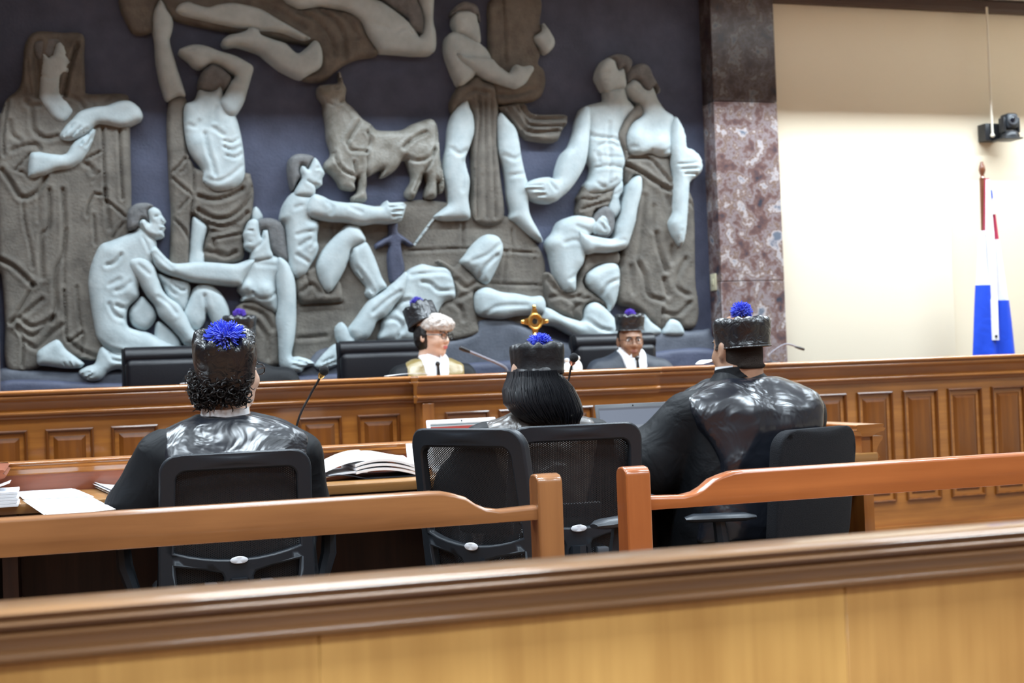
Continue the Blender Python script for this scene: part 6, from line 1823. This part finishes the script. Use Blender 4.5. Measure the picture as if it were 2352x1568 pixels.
rp.color_ramp.elements[0].position, rp.color_ramp.elements[0].color = 0.02, (0.30, 0.30, 0.33, 1)
rp.color_ramp.elements[1].position, rp.color_ramp.elements[1].color = 0.07, (0.76, 0.76, 0.78, 1)
tcn = nt.nodes.new('ShaderNodeTexCoord')
nt.links.new(tcn.outputs['Object'], vn.inputs['Vector'])
nt.links.new(vn.outputs['Distance'], rp.inputs['Fac'])
nt.links.new(rp.outputs['Color'], nt.nodes['Principled BSDF'].inputs['Base Color'])
blob('skirt', s_min([(g, 0.05) for g in legs_sdf(0.54, 0.09, 0.36)] + [(s_loft([(0.40, 0, 0.02, 0.20, 0.16), (0.62, 0, 0.02, 0.19, 0.15)]), 0.05)], 0.05), (-0.28, -0.2, 0.08), (0.28, 0.48, 0.66), 0.013, vor, p2, 2)
hx2 = pose((0, 0.035, 1.115), 3, -2, 0, 0.97)
b2 = person_body(p2, hx2, MT['skin_l'], [((-0.19, 0.0, 0.88), (-0.27, 0.08, 0.745), (-0.14, 0.33, 0.81), (0.2, 1, -0.05), 1), ((0.19, 0.0, 0.88), (0.27, 0.08, 0.745), (0.14, 0.33, 0.81), (-0.2, 1, -0.05), -1)], (0, 0.0, 0.87), neck=(0, -0.02, -0.13), neck_r=0.048, ears=False)
face_parts(b2, hx2, MT['lips'], MT['hair'])
hat(p2, pose((0.018, 0.02, 1.128), 2, -3, 1), 0.087, 0.088, 0.106, MT['hatb'], MT['blue'], 0.044, 9, 3.0, 0.005, 0.014, puff=0.004, poff=(0.005, -0.02, -0.006), dep=1.02, psquash=0.8, band=False)
hl = s_loft([(0.992, 0.025, -0.085, 0.085, 0.045), (1.004, 0.015, -0.075, 0.115, 0.060), (1.035, 0.005, -0.055, 0.130, 0.085), (1.08, 0.002, -0.02, 0.122, 0.100), (1.13, 0.008, 0.012, 0.086, 0.088), (1.16, 0.01, 0.015, 0.078, 0.08)])
hf = s_and(hl, lambda X, Y, Z: Y - 0.05)
hr2 = blob('hair', hf, (-0.18, -0.2, 0.95), (0.18, 0.14, 1.18), 0.008, MT['hairl'], p2, 2, (0.003, 26.0, 4.0, (1, 1, 0.08)))
rd = random.Random(5)
st = MB()
for i in range(700):
    a = rd.uniform(R(168), R(372))
    bend = rd.uniform(-0.010, 0.045)
    ln2 = rd.uniform(0.125, 0.195) + 0.012 * math.cos(a)
    lift = rd.uniform(0.000, 0.007)
    pts_ = []
    for j in range(9):
        t = j / 8
        z = 1.142 - ln2 * t
        wa = np.interp(z, [0.965, 0.985, 1.03, 1.08, 1.13], [0.088, 0.118, 0.133, 0.122, 0.088])
        wb = np.interp(z, [0.965, 0.985, 1.03, 1.08, 1.13], [0.045, 0.062, 0.090, 0.102, 0.088])
        cyy = np.interp(z, [0.965, 0.985, 1.03, 1.08, 1.13], [-0.10, -0.09, -0.055, -0.02, 0.01])
        cxx = np.interp(z, [0.965, 0.985, 1.03, 1.08, 1.13], [0.03, 0.02, 0.005, 0.002, 0.0])
        pts_.append((cxx + (wa + lift) * math.cos(a + bend * 4 * t * t), min(cyy + (wb + lift) * math.sin(a + bend * 4 * t * t), 0.05), z))
    st.tube(pts_, [0.0020] * 7 + [0.0015, 0.0005], 4, flat=1.6)
obj('strands', st, MT['hairl'], hr2, local=True, angle=80)
shoes(p2, 0.12, 0.44)

# ================= 3. broad lawyer, right =================
p3 = thing('person', 'person with cropped hair and broad shiny black satin robe and cap, at right', 'person', (2.43, 4.80, 0.0))
tor3 = s_loft([(0.40, -0.06, 0.04, 0.235, 0.19), (0.60, -0.04, 0.01, 0.235, 0.175), (0.78, -0.01, -0.01, 0.250, 0.165), (0.90, 0.02, -0.02, 0.275, 0.150), (0.97, 0.015, -0.015, 0.280, 0.135), (1.015, 0.01, -0.005, 0.255, 0.118), (1.05, 0.005, 0.005, 0.195, 0.100), (1.075, -0.005, 0.01, 0.125, 0.088), (1.10, -0.01, 0.015, 0.092, 0.082), (1.115, -0.012, 0.018, 0.085, 0.078)])
slv3 = [(s_cap((-0.235, 0.0, 0.965), (-0.37, 0.06, 0.785), 0.078, 0.105), 0.05), (s_cap((-0.37, 0.06, 0.785), (-0.44, 0.30, 0.840), 0.105, 0.09), 0.05), (s_cap((0.245, 0.0, 0.94), (0.275, 0.10, 0.79), 0.075, 0.09), 0.05), (s_cap((0.275, 0.10, 0.79), (0.12, 0.32, 0.830), 0.085, 0.075), 0.05)]
blob('robe', s_min([tor3] + slv3 + [(g, 0.04) for g in legs_sdf(0.53, 0.11, 0.38)], 0.04), (-0.60, -0.25, 0.06), (0.44, 0.50, 1.13), 0.012, MT['crepe'], p3, 2, (0.009, 6.0, 7.3, (1, 1, 0.6)))
yk3 = lambda X, Y, Z: np.maximum(np.abs(X - 0.015 + 0.25 * np.clip(0.75 - Z, 0, 1) * 0.4) - (0.262 - 0.42 * np.clip(0.98 - Z, 0, 0.2) + 0.30 * np.clip(0.78 - Z, 0, 0.2)), np.maximum(0.50 - Z, Z - 1.078))
blob('back_panel', s_and(grow(tor3, 0.012), yk3), (-0.34, -0.24, 0.48), (0.34, 0.2, 1.10), 0.0095, MT['satin2'], p3, 1, (0.020, 5.0, 1.7, (1.0, 1, 0.8)))
hx3 = pose((-0.005, 0.02, 1.195), 10, 2, 0, 1.08)
b3 = person_body(p3, hx3, MT['skin_m'], [((-0.22, 0.0, 0.96), (-0.37, 0.06, 0.79), (-0.44, 0.36, 0.812), (-0.1, 1, -0.05), 1), ((0.22, 0.0, 0.94), (0.275, 0.10, 0.79), (0.07, 0.36, 0.812), (-0.4, 1, -0.05), -1)], (0, 0.0, 0.95), neck=(0, -0.012, -0.12), neck_r=0.074, back=-0.008)
face_parts(b3, hx3, MT['lipsb'], MT['hair'])
crop = s_min([s_ell((0, -0.006, 0.025), (0.076, 0.088, 0.088)), (s_cap((0, -0.026, -0.04), (0, -0.016, -0.090), 0.069, 0.072), 0.03), (s_ell((0, -0.084, -0.055), (0.056, 0.014, 0.010)), 0.012), (s_ell((0, -0.082, -0.078), (0.058, 0.016, 0.011)), 0.014)], 0.02)
blob('cropped_hair', s_and(crop, lambda X, Y, Z: np.maximum(Y - 0.0 - 0.25 * np.clip(Z, -0.05, 0.2), -0.066 - Z)), (-0.11, -0.14, -0.13), (0.1, 0.10, 0.14), 0.0055, MT['stubble'], p3, 1, xf=hx3)
hat(p3, pose((0.004, -0.006, 1.198), 12, -2, -1), 0.087, 0.087, 0.110, MT['hat'], MT['blue'], 0.040, 17, 3.0, 0.004, 0.004, puff=0.006, poff=(-0.006, -0.012, 0.004), dep=1.09, psquash=1.0)
obj('robe_collar', collar_ring((-0.010, 0.014, 1.080), 0.094, 0.090, 0.042, 0.005, -0.010, -0.05), MT['crepe'], p3, local=True)
obj('shirt_collar', collar_ring((-0.010, 0.016, 1.088), 0.088, 0.084, 0.044, 0.004, -0.004, -0.03), MT['white'], p3, local=True)
shoes(p3, 0.14, 0.46)


# ================= judges behind the bench =================
def judge(label, loc, facing, robe, yoke, head_yaw, head_z, hatp, ymat, skin, lips_, brow, hair_fn=None, gl=0.0, w=0.22, shz=0.86, lean=0.0, tiemat=None, shirt=True, pr=0.030, sc=1.0):
    """seated behind the bench, facing the room; local frame faces +y, turned by facing"""
    p = thing('person', label, 'person', loc, R(facing))
    t = s_loft([(0.45, 0, 0.0, w * 0.95, 0.15), (0.70, 0, 0.0, w * 0.95, 0.13), (shz - 0.10, 0, 0.0, w, 0.125), (shz - 0.04, 0, -0.005, w * 1.02, 0.112), (shz, 0, -0.01, w * 0.88, 0.10), (shz + 0.035, 0, -0.01, w * 0.55, 0.085), (shz + 0.06, 0, -0.01, w * 0.33, 0.07), (shz + 0.075, 0, -0.01, w * 0.28, 0.062)])
    sl_ = []
    for s in (-1, 1):
        sl_ += [(s_cap((s * (w - 0.02), 0, shz - 0.06), (s * (w + 0.045), 0.06, shz - 0.24), 0.070, 0.080), 0.05), (s_cap((s * (w + 0.045), 0.06, shz - 0.24), (s * 0.12, 0.20, 0.63), 0.075, 0.055), 0.04)]
    blob('robe', s_min([t] + sl_ + [(g, 0.04) for g in legs_sdf(0.50, 0.1, 0.36)], 0.04), (-0.40, -0.2, 0.06), (0.40, 0.50, shz + 0.1), 0.014, robe, p, 2, (0.006, 8.0, loc[0]))
    if yoke is not None:
        yq = lambda X, Y, Z: np.maximum(np.abs(X) - (w * 0.86 - 0.25 * np.clip(shz - 0.02 - Z, 0, 0.3)), np.maximum(shz - 0.34 - Z, Z - shz - 0.045))
        blob('yoke', s_and(grow(t, 0.010), yq), (-0.3, -0.2, shz - 0.36), (0.3, 0.2, shz + 0.08), 0.0105, yoke, p, 2, (0.005, 9.0, 2.0 + loc[0]))
    if shirt:
        sh = lambda X, Y, Z: np.maximum(np.maximum(np.abs(X) - (0.030 + 0.045 * np.clip((Z - shz + 0.25) / 0.25, 0, 1.4)), -Y + 0.01), np.maximum(shz - 0.33 - Z, Z - shz - 0.07))
        blob('shirt', s_and(grow(t, 0.017), sh), (-0.14, -0.05, shz - 0.35), (0.14, 0.2, shz + 0.1), 0.008, MT['white'], p, 1)
        cl = []
        for s in (-1, 1):
            cm = MB().grid(lambda u, v, s=s: (s * (0.070 - 0.045 * u + 0.012 * v * (1 - u)), 0.008 + 0.085 * u + 0.018 * v, shz + 0.082 - 0.050 * v - 0.018 * u), 8, 4, 0.004, (0, 0.4, 0.6))
            obj('collar_wing', cm, MT['white'], p, local=True)
        if tiemat is not None:
            kn = MB().ball((0, 0.125, shz + 0.012), (0.014, 0.012, 0.015), 10, 8)
            tie_o = obj('tie', kn, tiemat, p, local=True)
            obj('tie_blade', MB().grid(lambda u, v: ((u - 0.5) * (0.014 + 0.030 * v), 0.128 + 0.026 * v, shz + 0.004 - 0.26 * v), 4, 8, 0.004, (0, 1, 0)), tiemat, tie_o, local=True)
    hx = pose((0.0, 0.03 + lean, head_z), head_yaw, -4, 0, sc)
    b = person_body(p, hx, skin, [((s * (w - 0.03), 0, shz - 0.05), (s * (w + 0.045), 0.06, shz - 0.24), (s * 0.10, 0.24, 0.63), (-s * 0.5, 1, -0.1), -s) for s in (-1, 1)], (0, 0.0, shz - 0.06), neck=(0, -0.03, -0.16), h=0.0055)
    face_parts(b, hx, lips_, brow)
    if gl:
        glasses(p, hx, gl)
    if hair_fn:
        hair_fn(p, hx)
    hat(p, hx @ hatp[0], hatp[1], hatp[2], hatp[3], MT['hat'], ymat, pr, int(loc[0] * 10), 3.0, 0.005, 0.006, puff=0.003, poff=hatp[4], dep=1.06, psquash=0.9)
    shoes(p, 0.13, 0.45)
    return p


def ash_hair(p, hx):
    f = s_and(s_min([s_ell((0, 0.022, 0.055), (0.086, 0.094, 0.074)), (s_ell((-0.02, 0.082, 0.070), (0.060, 0.034, 0.030)), 0.03)], 0.03), lambda X, Y, Z: 0.032 - Z + 0.35 * np.clip(0.02 - Y, 0, 0.1))
    blob('fringe', f, (-0.11, -0.09, 0.0), (0.11, 0.15, 0.15), 0.006, MT['ash'], p, 1, (0.008, 40.0, 2.0), xf=hx)
    g = s_and(s_ell((0, -0.022, 0.0), (0.084, 0.094, 0.105)), lambda X, Y, Z: np.maximum(Y - 0.012, np.maximum(Z - 0.06, -0.105 - Z)))
    blob('hair', g, (-0.11, -0.14, -0.12), (0.11, 0.08, 0.08), 0.006, MT['hair'], p, 1, (0.004, 40.0, 5.0), xf=hx)


def grey_crop(p, hx):
    g = s_and(s_ell((0, -0.014, 0.02), (0.079, 0.100, 0.098)), lambda X, Y, Z: np.maximum(Y - 0.015, -0.05 - Z))
    blob('cropped_hair', g, (-0.1, -0.13, -0.07), (0.1, 0.06, 0.13), 0.006, MT['stubble'], p, 1, (0.003, 60.0, 5.0), xf=hx)


judge('person in gold and black robe with tilted cap, glasses and ash fringe, on the bench', (2.045, 7.93, 0.34), 180, MT['crepe'], MT['gold'], 40, 1.025,
      (pose((0, -0.055, 0.060), 0, 30, -6), 0.084, 0.078, 0.125, (0, 0.0, 0.004)), MT['violetb'], MT['skin_p'], MT['lips'], MT['hair'], ash_hair, 0.0024, 0.205, 0.852, tiemat=MT['hair'], pr=0.040, sc=1.0)
judge('person in dark blue robe with black cap and glasses, right on the bench', (3.315, 8.05, 0.34), 180, MT['navy'], None, -8, 0.965,
      (pose((0, -0.005, 0.065), 0, 2, 0), 0.083, 0.087, 0.100, (0.0, 0.02, -0.006)), MT['violet'], MT['skin_b'], MT['lipsb'], MT['stubble'], grey_crop, 0.0013, 0.225, 0.845, tiemat=MT['hair'], pr=0.033, sc=0.96)
judge('person with violet pompom cap mostly hidden behind the curly haired lawyer', (0.955, 7.93, 0.34), 180, MT['crepe'], None, -10, 1.0,
      (pose((0, -0.005, 0.062), 0, 3, 0), 0.083, 0.087, 0.100, (0.0, 0.0, -0.004)), MT['violet'], MT['skin_m'], MT['lipsb'], MT['hair'], grey_crop, 0.0, 0.265, 0.86, shirt=False, pr=0.036)
